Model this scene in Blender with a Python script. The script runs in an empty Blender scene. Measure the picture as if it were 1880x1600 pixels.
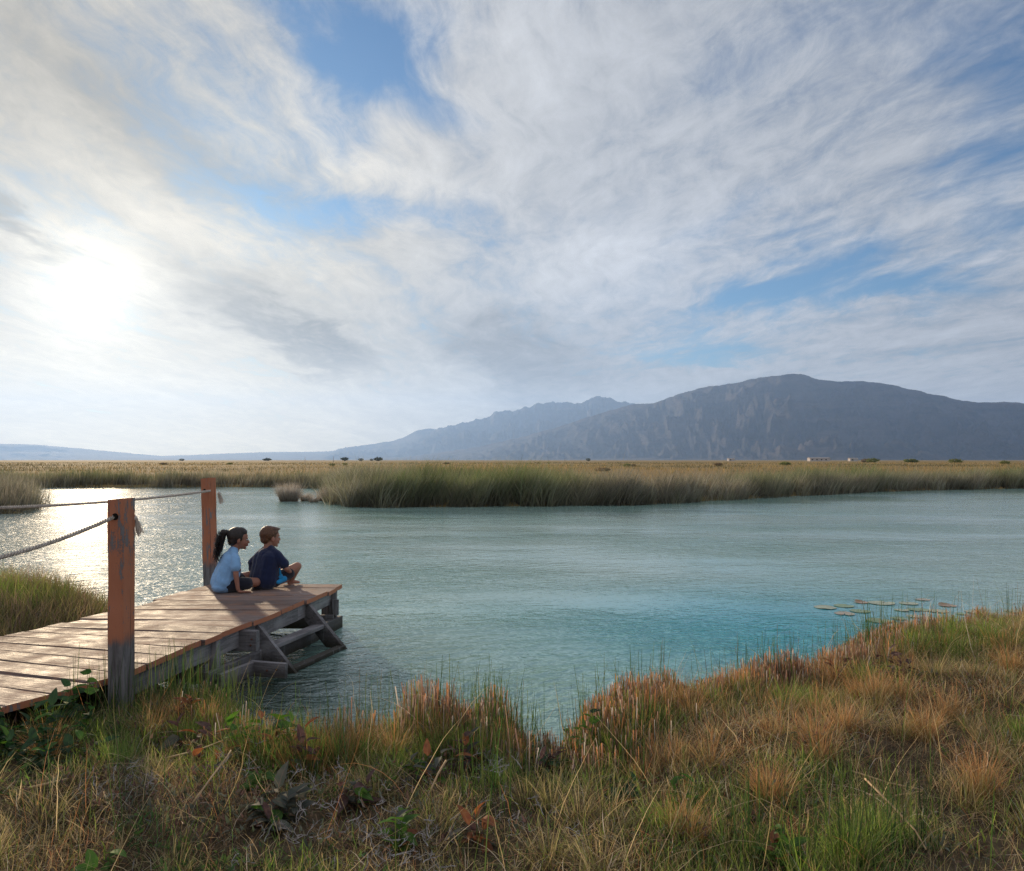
import bpy, bmesh, math, random
import numpy as np
from mathutils import Vector, Matrix, Euler
from mathutils import noise as mnoise

R = math.radians
scene = bpy.context.scene
rng = np.random.default_rng(7)
random.seed(7)

# ------------------------------------------------------------------ camera
CAM_H = 1.80
cam_data = bpy.data.cameras.new('camera')
cam = bpy.data.objects.new('camera', cam_data)
scene.collection.objects.link(cam)
cam.location = (0, 0, CAM_H)
cam.rotation_euler = (R(90), 0, 0)
cam_data.sensor_width = 36.0
cam_data.lens = 36.0 * 1500 / 1880
cam_data.shift_y = 45 / 1880
cam_data.clip_start = 0.05
cam_data.clip_end = 120000
scene.camera = cam

# ------------------------------------------------------------------ render / exposure
scene.render.engine = 'CYCLES'
scene.view_settings.view_transform = 'Standard'
scene.view_settings.look = 'None'
scene.view_settings.exposure = 0.28
scene.view_settings.gamma = 1.0
scene.view_settings.use_curve_mapping = False
cy = scene.cycles
cy.max_bounces = 8
cy.diffuse_bounces = 3
cy.glossy_bounces = 3
cy.transmission_bounces = 4
cy.volume_bounces = 1
cy.transparent_max_bounces = 8
cy.caustics_reflective = False
cy.caustics_refractive = False
cy.sample_clamp_indirect = 2.5
cy.sample_clamp_direct = 5.0
cy.use_denoising = True
cy.denoising_prefilter = 'NONE'       # unfiltered guides keep thin grass, reeds and rope crisp

# ------------------------------------------------------------------ sun
SUN_AZ, SUN_EL = -27.4, 10.6           # degrees; azimuth from +Y towards +X
sdir = Vector((math.sin(R(SUN_AZ)) * math.cos(R(SUN_EL)), math.cos(R(SUN_AZ)) * math.cos(R(SUN_EL)), math.sin(R(SUN_EL))))
sun_data = bpy.data.lights.new('sun', 'SUN')
sun = bpy.data.objects.new('sun', sun_data)
scene.collection.objects.link(sun)
sun.rotation_euler = sdir.to_track_quat('Z', 'Y').to_euler()
sun_data.energy = 5.0
sun_data.angle = R(2.0)
sun_data.color = (1.0, 0.78, 0.53)

HAZE_DENSITY = 4.8e-5

# ------------------------------------------------------------------ node expression helper
class N:
    """A float or vector socket with arithmetic, so that node graphs read as formulas."""
    def __init__(s, nt, sock): s.nt, s.s = nt, sock
    def _m(s, op, *a):
        n = s.nt.nodes.new('ShaderNodeMath'); n.operation = op
        for i, v in enumerate(a):
            if isinstance(v, N): s.nt.links.new(v.s, n.inputs[i])
            else: n.inputs[i].default_value = v
        return N(s.nt, n.outputs[0])
    def __add__(s, o): return s._m('ADD', s, o)
    __radd__ = __add__
    def __mul__(s, o): return s._m('MULTIPLY', s, o)
    __rmul__ = __mul__
    def __sub__(s, o): return s._m('SUBTRACT', s, o)
    def __rsub__(s, o): return s._m('SUBTRACT', o, s)
    def __truediv__(s, o): return s._m('DIVIDE', s, o)
    def __rtruediv__(s, o): return s._m('DIVIDE', o, s)
    def __neg__(s): return s * -1.0
    def exp(s): return s._m('EXPONENT', s)
    def pow(s, e): return s._m('POWER', s, e)
    def max(s, o): return s._m('MAXIMUM', s, o)
    def min(s, o): return s._m('MINIMUM', s, o)
    def atan2(s, o): return s._m('ARCTAN2', s, o)
    def asin(s): return s._m('ARCSINE', s)
    def acos(s): return s._m('ARCCOSINE', s)
    def abs(s): return s._m('ABSOLUTE', s)
    def sstep(s, lo, hi, a=0.0, b=1.0):
        n = s.nt.nodes.new('ShaderNodeMapRange'); n.interpolation_type = 'SMOOTHSTEP'
        s.nt.links.new(s.s, n.inputs['Value'])
        for k, v in (('From Min', lo), ('From Max', hi), ('To Min', a), ('To Max', b)): n.inputs[k].default_value = v
        return N(s.nt, n.outputs[0])
    def ramp(s, stops):
        n = s.nt.nodes.new('ShaderNodeValToRGB'); s.nt.links.new(s.s, n.inputs[0])
        e = n.color_ramp.elements
        while len(e) > 1: e.remove(e[-1])
        for i, (p, c) in enumerate(stops):
            x = e[0] if i == 0 else e.new(p)
            x.position = p; x.color = (*c, 1)
        return N(s.nt, n.outputs[0])

def sep(nt, v):
    n = nt.nodes.new('ShaderNodeSeparateXYZ'); nt.links.new(v.s, n.inputs[0])
    return [N(nt, o) for o in n.outputs]
def comb(nt, x, y, z=0.0):
    n = nt.nodes.new('ShaderNodeCombineXYZ')
    for i, v in enumerate((x, y, z)):
        if isinstance(v, N): nt.links.new(v.s, n.inputs[i])
        else: n.inputs[i].default_value = v
    return N(nt, n.outputs[0])
def mapping(nt, v, scale=(1, 1, 1), rot=(0, 0, 0), loc=(0, 0, 0)):
    n = nt.nodes.new('ShaderNodeMapping'); nt.links.new(v.s, n.inputs[0])
    n.inputs['Scale'].default_value = scale; n.inputs['Rotation'].default_value = rot; n.inputs['Location'].default_value = loc
    return N(nt, n.outputs[0])
def vadd(nt, a, b, op='ADD'):
    n = nt.nodes.new('ShaderNodeVectorMath'); n.operation = op
    for i, v in enumerate((a, b)):
        if isinstance(v, N): nt.links.new(v.s, n.inputs[i])
        else: n.inputs[i].default_value = v
    return N(nt, n.outputs['Vector'])
def noise(nt, v, scale, detail=3.0, rough=0.5, dist=0.0, color=False, lac=2.0):
    n = nt.nodes.new('ShaderNodeTexNoise')
    if v is not None: nt.links.new(v.s, n.inputs['Vector'])
    n.inputs['Scale'].default_value = scale; n.inputs['Detail'].default_value = detail
    n.inputs['Roughness'].default_value = rough; n.inputs['Distortion'].default_value = dist
    n.inputs['Lacunarity'].default_value = lac
    return N(nt, n.outputs['Color' if color else 'Fac'])
def mix(nt, f, a, b, mode='MIX'):
    n = nt.nodes.new('ShaderNodeMix'); n.data_type = 'RGBA'; n.blend_type = mode; n.clamp_factor = True
    for k, v in ((0, f), (6, a), (7, b)):
        if isinstance(v, N): nt.links.new(v.s, n.inputs[k])
        else: n.inputs[k].default_value = (v if k == 0 else ((*v, 1) if len(v) == 3 else v))
    return N(nt, n.outputs[2])

# ------------------------------------------------------------------ world: clear Nishita sky under a veil of cirrus
world = bpy.data.worlds.new('World'); scene.world = world
world.use_nodes = True
wt = world.node_tree
for n in list(wt.nodes): wt.nodes.remove(n)
w_out = wt.nodes.new('ShaderNodeOutputWorld')
w_bg = wt.nodes.new('ShaderNodeBackground')
wt.links.new(w_bg.outputs[0], w_out.inputs['Surface'])
tc = wt.nodes.new('ShaderNodeTexCoord')
D = N(wt, tc.outputs['Generated'])
sky = wt.nodes.new('ShaderNodeTexSky')
sky.sky_type = 'NISHITA'; sky.sun_disc = False
sky.sun_elevation = R(SUN_EL); sky.sun_rotation = R(SUN_AZ)
sky.air_density = 1.0; sky.dust_density = 0.35; sky.ozone_density = 2.2
dx, dy, dz = sep(wt, D)
dzp = dz.max(0.0)
az = dx.atan2(dy) * (180 / math.pi)
el = dz.asin() * (180 / math.pi)
cs = (dx * sdir.x + dy * sdir.y + dz * sdir.z).min(1.0)
sang = cs.acos() * (180 / math.pi)              # degrees from the sun
# cloud layer seen in perspective: direction projected onto a high plane
inv = 1.0 / (dzp + 0.13)
plane = comb(wt, dx * inv, dy * inv, 0.0)
warp = noise(wt, plane, 1.1, 3.0, 0.55, color=True)
wv = vadd(wt, vadd(wt, warp, (0.5, 0.5, 0.5), 'SUBTRACT'), (0.38, 0.38, 0.0), 'MULTIPLY')
pw = vadd(wt, plane, wv)
def streak(ang, sc, det=6.0, rough=0.6, st=0.22, off=0.0):
    return noise(wt, mapping(wt, mapping(wt, pw, rot=(0, 0, R(ang)), loc=(off, off * .7, 0)), scale=(1.0, st, 1.0)), sc, det, rough, 0.25)
sA = streak(12, 3.2, off=2.3)
sB = streak(-38, 3.0, off=5.1)
wB = az.sstep(-6, 20)
st = sA * (1.0 - wB) + sB * wB
big = noise(wt, pw, 1.0, 4.0, 0.55, 0.3)
fine = noise(wt, mapping(wt, pw, scale=(1, .5, 1), rot=(0, 0, R(15))), 12.0, 6.0, 0.68, 0.3)
def sky_pt(px, py):
    a = math.atan((px - 940) / 1500.0)
    return math.degrees(a), math.degrees(math.atan((845 - py) / 1500.0 * math.cos(a)))
def blob(px, py, rx, ry, rot=0.0, warped=True):
    """soft elliptical patch of sky centred at an azimuth and elevation (radii in degrees)"""
    a0, e0 = sky_pt(px, py)
    c, s = math.cos(R(rot)), math.sin(R(rot))
    A, E = (az + jx, el + jy) if warped else (az, el)
    a, e = A - a0, E - e0
    u = (a * c + e * s) * (1 / rx); v = (e * c - a * s) * (1 / ry)
    return (-(u * u + v * v)).exp()
w2 = noise(wt, mapping(wt, pw, scale=(1, .55, 1), rot=(0, 0, R(-20))), 2.6, 5.0, 0.62, 0.4, color=True)
wx, wy, wz = sep(wt, w2)
jx = (wx - 0.5) * 16.0
jy = (wy - 0.5) * 8.0
#EDIT-BLOBS
holes = [
    (690, 100, 3.4, 5.0, -60, 1.05), (560, 30, 4.4, 3.2, -30, .62), (800, 200, 3.6, 1.4, -10, .5),
    (640, 385, 5.5, 1.8, -6, .75), (400, 335, 7.5, 1.4, -32, .40), (540, 610, 5, 2.2, -25, -.6), (960, 650, 6, 2.5, 0, -.2),
    (1420, 530, 6.4, 1.9, 10, 1.0), (1650, 515, 4.8, 1.5, 20, .75), (1330, 645, 4.6, 1.0, -4, .6),
    (1840, 340, 3.6, 3.6, 30, .5), (1860, 90, 4.5, 3.6, 25, .45), (1500, 60, 10, 3.4, 5, .22), (1300, 425, 7, 1.2, 18, .25),
    (1650, 690, 8, .5, 3, .3), (330, 60, 6, 5, -40, .14)]
h = None
for (px, py, rx, ry, ro, k) in holes:
    b = blob(px, py, rx, ry, ro) * k
    h = b if h is None else h + b
wisp = (st - 0.5) * 1.9 + (big - 0.5) * 0.7 + (fine - 0.5) * 1.0
cover = wisp + 0.92 - h
cover = cover.sstep(-0.1, 1.05)
low = el.sstep(0.0, 9.0, 1.0, 0.0)
cover = (cover + low * 0.35).min(1.0)
shade_b = None
for (px, py, rx, ry, ro, k) in [(30, 400, 5.0, 1.0, -35, .42), (470, 575, 7.0, 1.4, -30, .36), (930, 640, 6.5, 2.6, -8, .50),
                                (600, 650, 4.0, 1.2, -20, .22), (1000, 735, 5, 1.2, 0, .15), (380, 290, 9, 2.2, -32, .25), (80, 60, 10, 5, -30, .20),
                                (0, 250, 8, 2, -20, .12), (200, 200, 6, 1.5, -40, .10)]:
    b = blob(px, py, rx, ry, ro) * k
    shade_b = b if shade_b is None else shade_b + b
light_b = blob(640, 270, 9, 1.8, -14) * 0.16 + blob(420, 420, 9, 1.6, -18) * 0.16 + blob(1100, 480, 9, 3, 10) * 0.10 + blob(1560, 770, 12, 1.6, 2) * 0.14 + blob(180, 420, 8, 2.0, -12) * 0.12 + blob(950, 60, 4, 5, 0) * 0.06
tex = (st - 0.5) * 1.3 + (fine - 0.5) * 0.95 + (big - 0.5) * 0.3
near = (sang * (-1 / 18.0)).exp()                    # forward-lit veil round the sun
glow = (sang * sang * (-1 / 8.0)).exp()
glow2 = (sang * (-1 / 4.5)).exp()
lum = 0.38 + near * 0.26 + tex * 0.34 + light_b
lum = (lum + el.sstep(0.0, 11.0, 0.58, 0.0) * near) * (1.0 - shade_b)
back = cs.sstep(-1.0, 0.6, 1.0, 1.0)
lum = lum.max(0.08) * back
tint = mix(wt, near.sstep(0.08, 0.50), (0.965, 1.0, 1.065), (1.12, 1.02, 0.84))
tint = mix(wt, el.sstep(1.0, 11.0, 0.85, 0.0), tint, mix(wt, near.sstep(0.08, 0.5), (1.02, 1.01, 0.95), (1.36, 1.10, 0.66)))
def scale_rgb(c, f):
    n = wt.nodes.new('ShaderNodeVectorMath'); n.operation = 'SCALE'
    wt.links.new(c.s, n.inputs[0]); wt.links.new(f.s, n.inputs['Scale'])
    return N(wt, n.outputs['Vector'])
cloud = scale_rgb(tint, lum)
SKY_STRENGTH = 0.10
blue = vadd(wt, N(wt, sky.outputs[0]), (0.44, 0.68, 0.90), 'MULTIPLY')
cloud10 = vadd(wt, cloud, (1 / SKY_STRENGTH,) * 3, 'MULTIPLY')
col = mix(wt, cover, blue, cloud10)
g = vadd(wt, scale_rgb(comb(wt, 1.0, 0.95, 0.80), glow * (tex * 1.2 + 1.0) * 0.42 + glow2 * 0.13), (1 / SKY_STRENGTH,) * 3, 'MULTIPLY')
col = vadd(wt, col, g)
wt.links.new(col.s, w_bg.inputs['Color'])
w_bg.inputs['Strength'].default_value = SKY_STRENGTH
world.cycles.sampling_method = 'MANUAL'
world.cycles.sample_map_resolution = 1024
#END-TOP

# ------------------------------------------------------------------ small helpers for objects
COL = scene.collection
def tag(o, label=None, cat=None, group=None, kind=None):
    if label: o['label'] = label
    if cat: o['category'] = cat
    if group: o['group'] = group
    if kind: o['kind'] = kind
    return o
def mesh_np(name, verts, faces, smooth=False):
    """faces: one (n,3) or (n,4) array, or a list of such arrays"""
    me = bpy.data.meshes.new(name)
    if isinstance(faces, np.ndarray): faces = [faces]
    faces = [f for f in faces if len(f)]
    v = np.asarray(verts, dtype=np.float32)
    loops = np.concatenate([f.ravel() for f in faces]).astype(np.int32)
    tot = np.concatenate([np.full(len(f), f.shape[1], np.int32) for f in faces])
    start = np.concatenate([[0], np.cumsum(tot)[:-1]]).astype(np.int32)
    me.vertices.add(len(v)); me.vertices.foreach_set('co', v.ravel())
    me.loops.add(len(loops)); me.loops.foreach_set('vertex_index', loops)
    me.polygons.add(len(tot)); me.polygons.foreach_set('loop_start', start)
    me.polygons.foreach_set('loop_total', tot)
    me.update(calc_edges=True)
    if smooth: me.polygons.foreach_set('use_smooth', np.ones(len(tot), bool))
    return me
def set_col(me, rgb, name='tone'):
    a = me.attributes.new(name, 'FLOAT_COLOR', 'POINT')
    c = np.ones((len(me.vertices), 4), np.float32); c[:, :3] = rgb
    a.data.foreach_set('color', c.ravel())
def link(name, me, mat=None, parent=None, loc=None, rot=None):
    o = bpy.data.objects.new(name, me)
    if mat is not None and me is not None:
        for m in (mat if isinstance(mat, (list, tuple)) else [mat]): me.materials.append(m)
    COL.objects.link(o)
    if parent is not None: o.parent = parent
    if loc is not None: o.location = loc
    if rot is not None: o.rotation_euler = rot
    return o
def empty(name, loc=(0, 0, 0), rz=0.0):
    o = bpy.data.objects.new(name, None); COL.objects.link(o)
    o.location = loc; o.rotation_euler = (0, 0, rz); o.empty_display_size = 0.1
    return o
def bm_obj(name, bm, mat, parent=None, smooth=False, loc=None, rot=None):
    me = bpy.data.meshes.new(name)
    bmesh.ops.recalc_face_normals(bm, faces=bm.faces)
    bm.to_mesh(me); bm.free()
    if smooth:
        for p in me.polygons: p.use_smooth = True
    return link(name, me, mat, parent, loc, rot)

# value noise for numpy arrays (terrain, placement masks)
def vnoise(x, y, seed=0):
    x = np.asarray(x, float); y = np.asarray(y, float)
    xi = np.floor(x).astype(np.int64); yi = np.floor(y).astype(np.int64)
    fx = x - xi; fy = y - yi
    fx = fx * fx * (3 - 2 * fx); fy = fy * fy * (3 - 2 * fy)
    def hsh(a, b):
        n = (a * 374761393 + b * 668265263 + seed * 1442695041) & 0x7fffffff
        n = ((n ^ (n >> 13)) * 1274126177) & 0x7fffffff
        n = (n ^ (n >> 16)) & 0x7fffffff
        return (n % 100003) / 100003.0
    a = hsh(xi, yi); b = hsh(xi + 1, yi); c = hsh(xi, yi + 1); d = hsh(xi + 1, yi + 1)
    return (a * (1 - fx) + b * fx) * (1 - fy) + (c * (1 - fx) + d * fx) * fy
def fbm(x, y, octs=4, seed=0, gain=0.5, lac=2.03):
    s = 0; a = 1.0; t = 0
    for i in range(octs):
        s = s + a * vnoise(x, y, seed + i * 17); t += a
        a *= gain; x = np.asarray(x) * lac + 3.1; y = np.asarray(y) * lac + 1.7
    return s / t
def ridged(x, y, octs=5, seed=0, gain=0.55, lac=2.05):
    s = 0; a = 1.0; t = 0; w = 1.0
    for i in range(octs):
        n = 1 - np.abs(2 * vnoise(x, y, seed + i * 31) - 1)
        n = n * n
        s = s + a * n * w; t += a
        w = np.clip(n * 1.6, 0, 1)
        a *= gain; x = np.asarray(x) * lac + 5.3; y = np.asarray(y) * lac + 2.9
    return s / t

# ------------------------------------------------------------------ materials
def new_mat(name):
    m = bpy.data.materials.new(name); m.use_nodes = True
    nt = m.node_tree
    for n in list(nt.nodes): nt.nodes.remove(n)
    out = nt.nodes.new('ShaderNodeOutputMaterial')
    return m, nt, out
def attr(nt, name='tone'):
    n = nt.nodes.new('ShaderNodeAttribute'); n.attribute_name = name
    return N(nt, n.outputs['Color'])
def objco(nt):
    n = nt.nodes.new('ShaderNodeTexCoord'); return N(nt, n.outputs['Object'])
def geopos(nt):
    n = nt.nodes.new('ShaderNodeNewGeometry'); return N(nt, n.outputs['Position'])
def bump(nt, hgt, strength, dist, normal=None):
    n = nt.nodes.new('ShaderNodeBump'); nt.links.new(hgt.s, n.inputs['Height'])
    n.inputs['Strength'].default_value = strength; n.inputs['Distance'].default_value = dist
    if normal is not None: nt.links.new(normal.s, n.inputs['Normal'])
    return N(nt, n.outputs[0])
def principled(nt, out, base, rough=0.7, spec=0.4, normal=None, **kw):
    n = nt.nodes.new('ShaderNodeBsdfPrincipled')
    for k, v in (('Base Color', base), ('Roughness', rough), ('Specular IOR Level', spec), *kw.items()):
        if isinstance(v, N): nt.links.new(v.s, n.inputs[k])
        else: n.inputs[k].default_value = (*v, 1) if isinstance(v, tuple) and n.inputs[k].type == 'RGBA' else v
    if normal is not None: nt.links.new(normal.s, n.inputs['Normal'])
    if out is not None: nt.links.new(n.outputs[0], out.inputs['Surface'])
    return n
def foliage_mat(name, trans=0.35, gloss=0.04, rough=0.5, base=None):
    m, nt, out = new_mat(name)
    c = attr(nt) if base is None else base(nt)
    d = nt.nodes.new('ShaderNodeBsdfDiffuse'); t = nt.nodes.new('ShaderNodeBsdfTranslucent')
    g = nt.nodes.new('ShaderNodeBsdfGlossy'); g.inputs['Roughness'].default_value = rough
    nt.links.new(c.s, d.inputs[0]); nt.links.new(c.s, t.inputs[0])
    x = nt.nodes.new('ShaderNodeMixShader'); x.inputs[0].default_value = trans
    nt.links.new(d.outputs[0], x.inputs[1]); nt.links.new(t.outputs[0], x.inputs[2])
    y = nt.nodes.new('ShaderNodeMixShader'); y.inputs[0].default_value = gloss
    nt.links.new(x.outputs[0], y.inputs[1]); nt.links.new(g.outputs[0], y.inputs[2])
    nt.links.new(y.outputs[0], out.inputs['Surface'])
    return m
M_grass = foliage_mat('grass_blade', 0.55, 0.04)
M_reed = foliage_mat('reed_blade', 0.42, 0.03)
M_leaf = foliage_mat('broad_leaf', 0.40, 0.02, 0.7)

def simple_mat(name, col, rough=0.7, spec=0.3, var=0.15, scale=8.0, bumpd=0.0, **kw):
    m, nt, out = new_mat(name)
    n1 = noise(nt, objco(nt), scale, 4.0, 0.6)
    c = mix(nt, n1.sstep(0.3, 0.7), tuple(x * (1 - var) for x in col), tuple(min(1, x * (1 + var)) for x in col))
    nm = bump(nt, n1, 0.6, bumpd) if bumpd else None
    principled(nt, out, c, rough, spec, nm, **kw)
    return m

def wood_mat(name, cols, grain_axis=0, rough=0.62, spec=0.35, mould=0.0, algae=False):
    m, nt, out = new_mat(name)
    co = objco(nt)
    oi = nt.nodes.new('ShaderNodeObjectInfo'); rnd = N(nt, oi.outputs['Random'])
    sc = [14.0, 14.0, 14.0]; sc[grain_axis] = 0.9
    off = comb(nt, rnd * 37.0, rnd * 11.0, rnd * 5.0)
    cg = vadd(nt, co, off)
    g1 = noise(nt, mapping(nt, cg, scale=tuple(sc)), 3.2, 6.0, 0.62, 0.5)
    g2 = noise(nt, cg, 5.0, 4.0, 0.6)
    g3 = noise(nt, cg, 60.0, 3.0, 0.6)
    c = mix(nt, g1.sstep(0.32, 0.68), cols[0], cols[1])
    c = mix(nt, g2.sstep(0.45, 0.75) * 0.7, c, cols[2])
    c = mix(nt, g3.sstep(0.62, 0.75) * 0.5, c, tuple(x * 0.45 for x in cols[0]))
    val = rnd * 0.45 + 0.78
    c = vadd(nt, c, comb(nt, val, val, val), 'MULTIPLY')
    if algae:
        px, py, pz = sep(nt, geopos(nt))
        w = noise(nt, geopos(nt), 9.0, 3.0, 0.6)
        f = (pz + (w - 0.5) * 0.07).sstep(0.015, 0.085, 1.0, 0.0)
        c = mix(nt, f, c, (0.035, 0.040, 0.014))
        f2 = (pz + (w - 0.5) * 0.12).sstep(0.06, 0.22, 0.75, 0.0)
        c = mix(nt, f2, c, (0.050, 0.042, 0.036))
        # pale salt runs
        sr = noise(nt, mapping(nt, geopos(nt), scale=(30, 30, 1.5)), 1.0, 3.0, 0.6)
        c = mix(nt, sr.sstep(0.60, 0.74) * 0.45, c, (0.36, 0.36, 0.37))
    hgt = g1 * 0.8 + g3 * 0.35
    nm = bump(nt, hgt, 1.0, 0.011)
    r = g2.sstep(0.3, 0.7, rough - 0.10, rough + 0.12)
    principled(nt, out, c, r, spec, nm)
    return m
# weathered deck top, terracotta paint on the plank edges, bare grey structure
M_deck = wood_mat('weathered_deck_wood', [(0.140, 0.100, 0.090), (0.285, 0.200, 0.172), (0.36, 0.195, 0.13)], 0, 0.68, 0.16)
M_struct = wood_mat('grey_weathered_timber', [(0.135, 0.126, 0.132), (0.270, 0.252, 0.262), (0.38, 0.36, 0.37)], 0, 0.72, 0.25, algae=True)

def painted_mat(name, grey_to, axis_z=True, wear=0.55):
    """terracotta paint flaking off grey timber; below grey_to (object z, metres) the timber is bare"""
    m, nt, out = new_mat(name)
    co = objco(nt)
    x, y, z = sep(nt, co)
    n1 = noise(nt, mapping(nt, co, scale=(30, 30, 5)), 1.0, 6.0, 0.65, 0.4)
    n2 = noise(nt, co, 90.0, 4.0, 0.7)
    n3 = noise(nt, co, 3.0, 3.0, 0.5)
    flake = n1 * 0.75 + n2 * 0.25
    side = x.sstep(0.0, 0.05)                     # the face towards the open water has weathered most
    thr = 0.0
    f = (flake + (n3 - 0.5) * 0.5 + side * 0.035).sstep(wear, wear + 0.035)
    lowz = (sep(nt, geopos(nt))[2] + (n3 - 0.5) * 0.35 + (n1 - 0.5) * 0.25).sstep(grey_to - 0.03, grey_to + 0.07, 1.0, 0.0)
    f = f.max(lowz)
    paint = mix(nt, n3.sstep(0.3, 0.7), (0.46, 0.165, 0.085), (0.56, 0.215, 0.120))
    paint = mix(nt, n2.sstep(0.6, 0.72) * 0.4, paint, (0.20, 0.06, 0.035))
    g = mix(nt, n1.sstep(0.3, 0.7), (0.105, 0.095, 0.100), (0.24, 0.225, 0.235))
    c = mix(nt, f, paint, g)
    crack = noise(nt, mapping(nt, co, scale=(60, 60, 1.6)), 1.0, 3.0, 0.6)
    c = mix(nt, crack.sstep(0.66, 0.72) * 0.7, c, (0.05, 0.03, 0.028))
    nm = bump(nt, f * -0.6 + n1 * 0.5 + crack.sstep(0.64, 0.72) * -1.0, 0.8, 0.004)
    principled(nt, out, c, 0.62, 0.35, nm)
    return m
M_post = painted_mat('flaking_terracotta_paint', 0.66, wear=0.575)
M_edge = painted_mat('plank_edge_paint', -9.0, wear=0.58)
M_rope = simple_mat('hemp_rope', (0.58, 0.51, 0.45), 0.9, 0.15, 0.3, 60.0, 0.002)
M_dark = simple_mat('dark_hole', (0.015, 0.012, 0.010), 0.9, 0.1)
M_bolt = simple_mat('rusty_bolt', (0.09, 0.035, 0.02), 0.7, 0.3, 0.4, 80.0)

# ------------------------------------------------------------------ lake outline and ground height
shore = np.array([
    # near bank, left to right
    (-70, 15), (-14, 10.2), (-9, 9.9), (-6.4, 9.7), (-5.1, 9.5), (-4.35, 9.0), (-3.98, 8.2), (-3.75, 7.4), (-3.35, 6.9), (-2.9, 6.6), (-2.55, 6.15),
    (-2.2, 5.75), (-1.85, 5.5), (-1.60, 5.05), (-1.25, 4.80), (-0.85, 4.85), (-0.55, 4.95), (-0.25, 5.02), (0.02, 4.98),
    (0.12, 4.75), (0.17, 4.55), (0.30, 4.52), (0.36, 4.85), (0.44, 5.15), (0.72, 5.45), (1.1, 5.75), (1.6, 6.0), (2.1, 6.25), (2.6, 6.6),
    (3.0, 7.1), (3.5, 7.6), (4.4, 7.9), (6, 8.6), (10, 9.6), (20, 10), (60, 12), (140, 20),
    # far bank, right to left
    (160, 70), (75, 60), (46, 56), (32.5, 51.9), (25, 48.5), (20.5, 46.4), (16.5, 42.5), (12.2, 39.2), (9.0, 36.4), (7.2, 35.0), (5.9, 33.6), (4.7, 32.5), (2.2, 32.4), (-0.8, 31.5),
    (-3.4, 31.3), (-5.4, 30.7), (-6.2, 31.4), (-6.9, 33.4), (-8.0, 37.5), (-9.6, 44.0), (-11.5, 50.5),
    (-15, 53.6), (-20, 54.3), (-25, 53.4), (-30.0, 53.6), (-30.5, 50.0), (-27.0, 46.0), (-23.8, 39.0), (-19.2, 32.8), (-16.9, 29.2), (-16.6, 27.6), (-18.0, 26.2),
    (-30, 24), (-75, 22)], float)
shore[:, :] = shore
def refine(P, amp, seed):
    out = []
    n = len(P)
    for i in range(n):
        a, b = P[i], P[(i + 1) % n]
        L = np.hypot(*(b - a)); k = max(1, int(L / 0.35)) if max(abs(a[0]), a[1]) < 12 else max(1, int(L / 1.2))
        k = min(k, 30)
        for j in range(k):
            t = j / k; out.append(a * (1 - t) + b * t)
    out = np.array(out)
    s = amp * np.clip(np.hypot(out[:, 0], out[:, 1]) / 8, 0.5, 5)
    out[:, 0] += (fbm(out[:, 0] * 1.3, out[:, 1] * 1.3, 3, seed) - 0.5) * s
    out[:, 1] += (fbm(out[:, 0] * 1.3 + 40, out[:, 1] * 1.3, 3, seed + 5) - 0.5) * s
    return out
shore = refine(shore, 0.22, 3)
def lake_sd(x, y):
    """signed distance to the lake edge: positive on land"""
    x = np.asarray(x, float).ravel(); y = np.asarray(y, float).ravel()
    res = np.full(len(x), 1e9); inside = np.zeros(len(x), bool)
    A = shore; B = np.roll(shore, -1, 0)
    for (ax, ay), (bx, by) in zip(A, B):
        ex, ey = bx - ax, by - ay
        t = np.clip(((x - ax) * ex + (y - ay) * ey) / (ex * ex + ey * ey + 1e-12), 0, 1)
        d = (x - ax - t * ex) ** 2 + (y - ay - t * ey) ** 2
        np.minimum(res, d, out=res)
        c = (ay > y) != (by > y)
        if c.any():
            xx = (bx - ax) * (y - ay) / (by - ay if by != ay else 1e-12) + ax
            inside ^= c & (x < xx)
    d = np.sqrt(res)
    return np.where(inside, -d, d)
def ground_z(x, y, d=None):
    x = np.asarray(x, float); y = np.asarray(y, float)
    shp = x.shape
    if d is None: d = lake_sd(x, y).reshape(shp)
    near = np.clip((11 - y) / 3.0, 0, 1)
    n = fbm(x * 1.1, y * 1.1, 4, 11)
    hum = fbm(x * 3.1, y * 3.1, 3, 23)
    # near bank: a cut edge, then low hummocks; it rises to a mound on the right and falls under the walkway
    rise = 0.17 * np.clip(d / 0.12, 0, 1) + 0.10 * np.clip(d / 1.2, 0, 1) + (n - 0.45) * 0.16 * np.clip(d / 0.4, 0, 1) + (hum - 0.5) * 0.06 * np.clip(d / 0.3, 0, 1)
    rise += 0.10 * np.exp(-(((x - 4.3) / 1.3) ** 2 + ((y - 6.7) / 1.0) ** 2)) * np.clip(d / 0.5, 0, 1)
    rise += 0.10 * np.exp(-(((x + 0.3) / 0.35) ** 2 + ((y - 4.6) / 0.3) ** 2))
    isl = np.exp(-(((x + 5.4) / 1.3) ** 2 + ((y - 8.5) / 0.9) ** 2))
    rise += 0.26 * isl * np.clip(d / 0.4, 0, 1)
    # under the walkway and beside it
    ax_x = -3.0 - 0.28 * (8.0 - y) ** 1.0 * 0.45
    under = np.exp(-((x - ax_x) / 0.75) ** 2) * np.clip((8 - y) / 1, 0, 1)
    rise = rise * (1 - 0.25 * under)
    far = 0.12 * np.clip(d / 0.6, 0, 1) + 0.38 * np.clip(d / 25.0, 0, 1) + (fbm(x * .11, y * .11, 4, 31) - .5) * 0.5 * np.clip(d / 12, 0, 1) * np.clip(400 / np.maximum(y, 1), 0.0, 1)
    land = rise * near + far * (1 - near)
    bed = -0.10 + np.clip(d, -3.0, 0) * 0.45
    return np.where(d > 0, land, bed)

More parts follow.
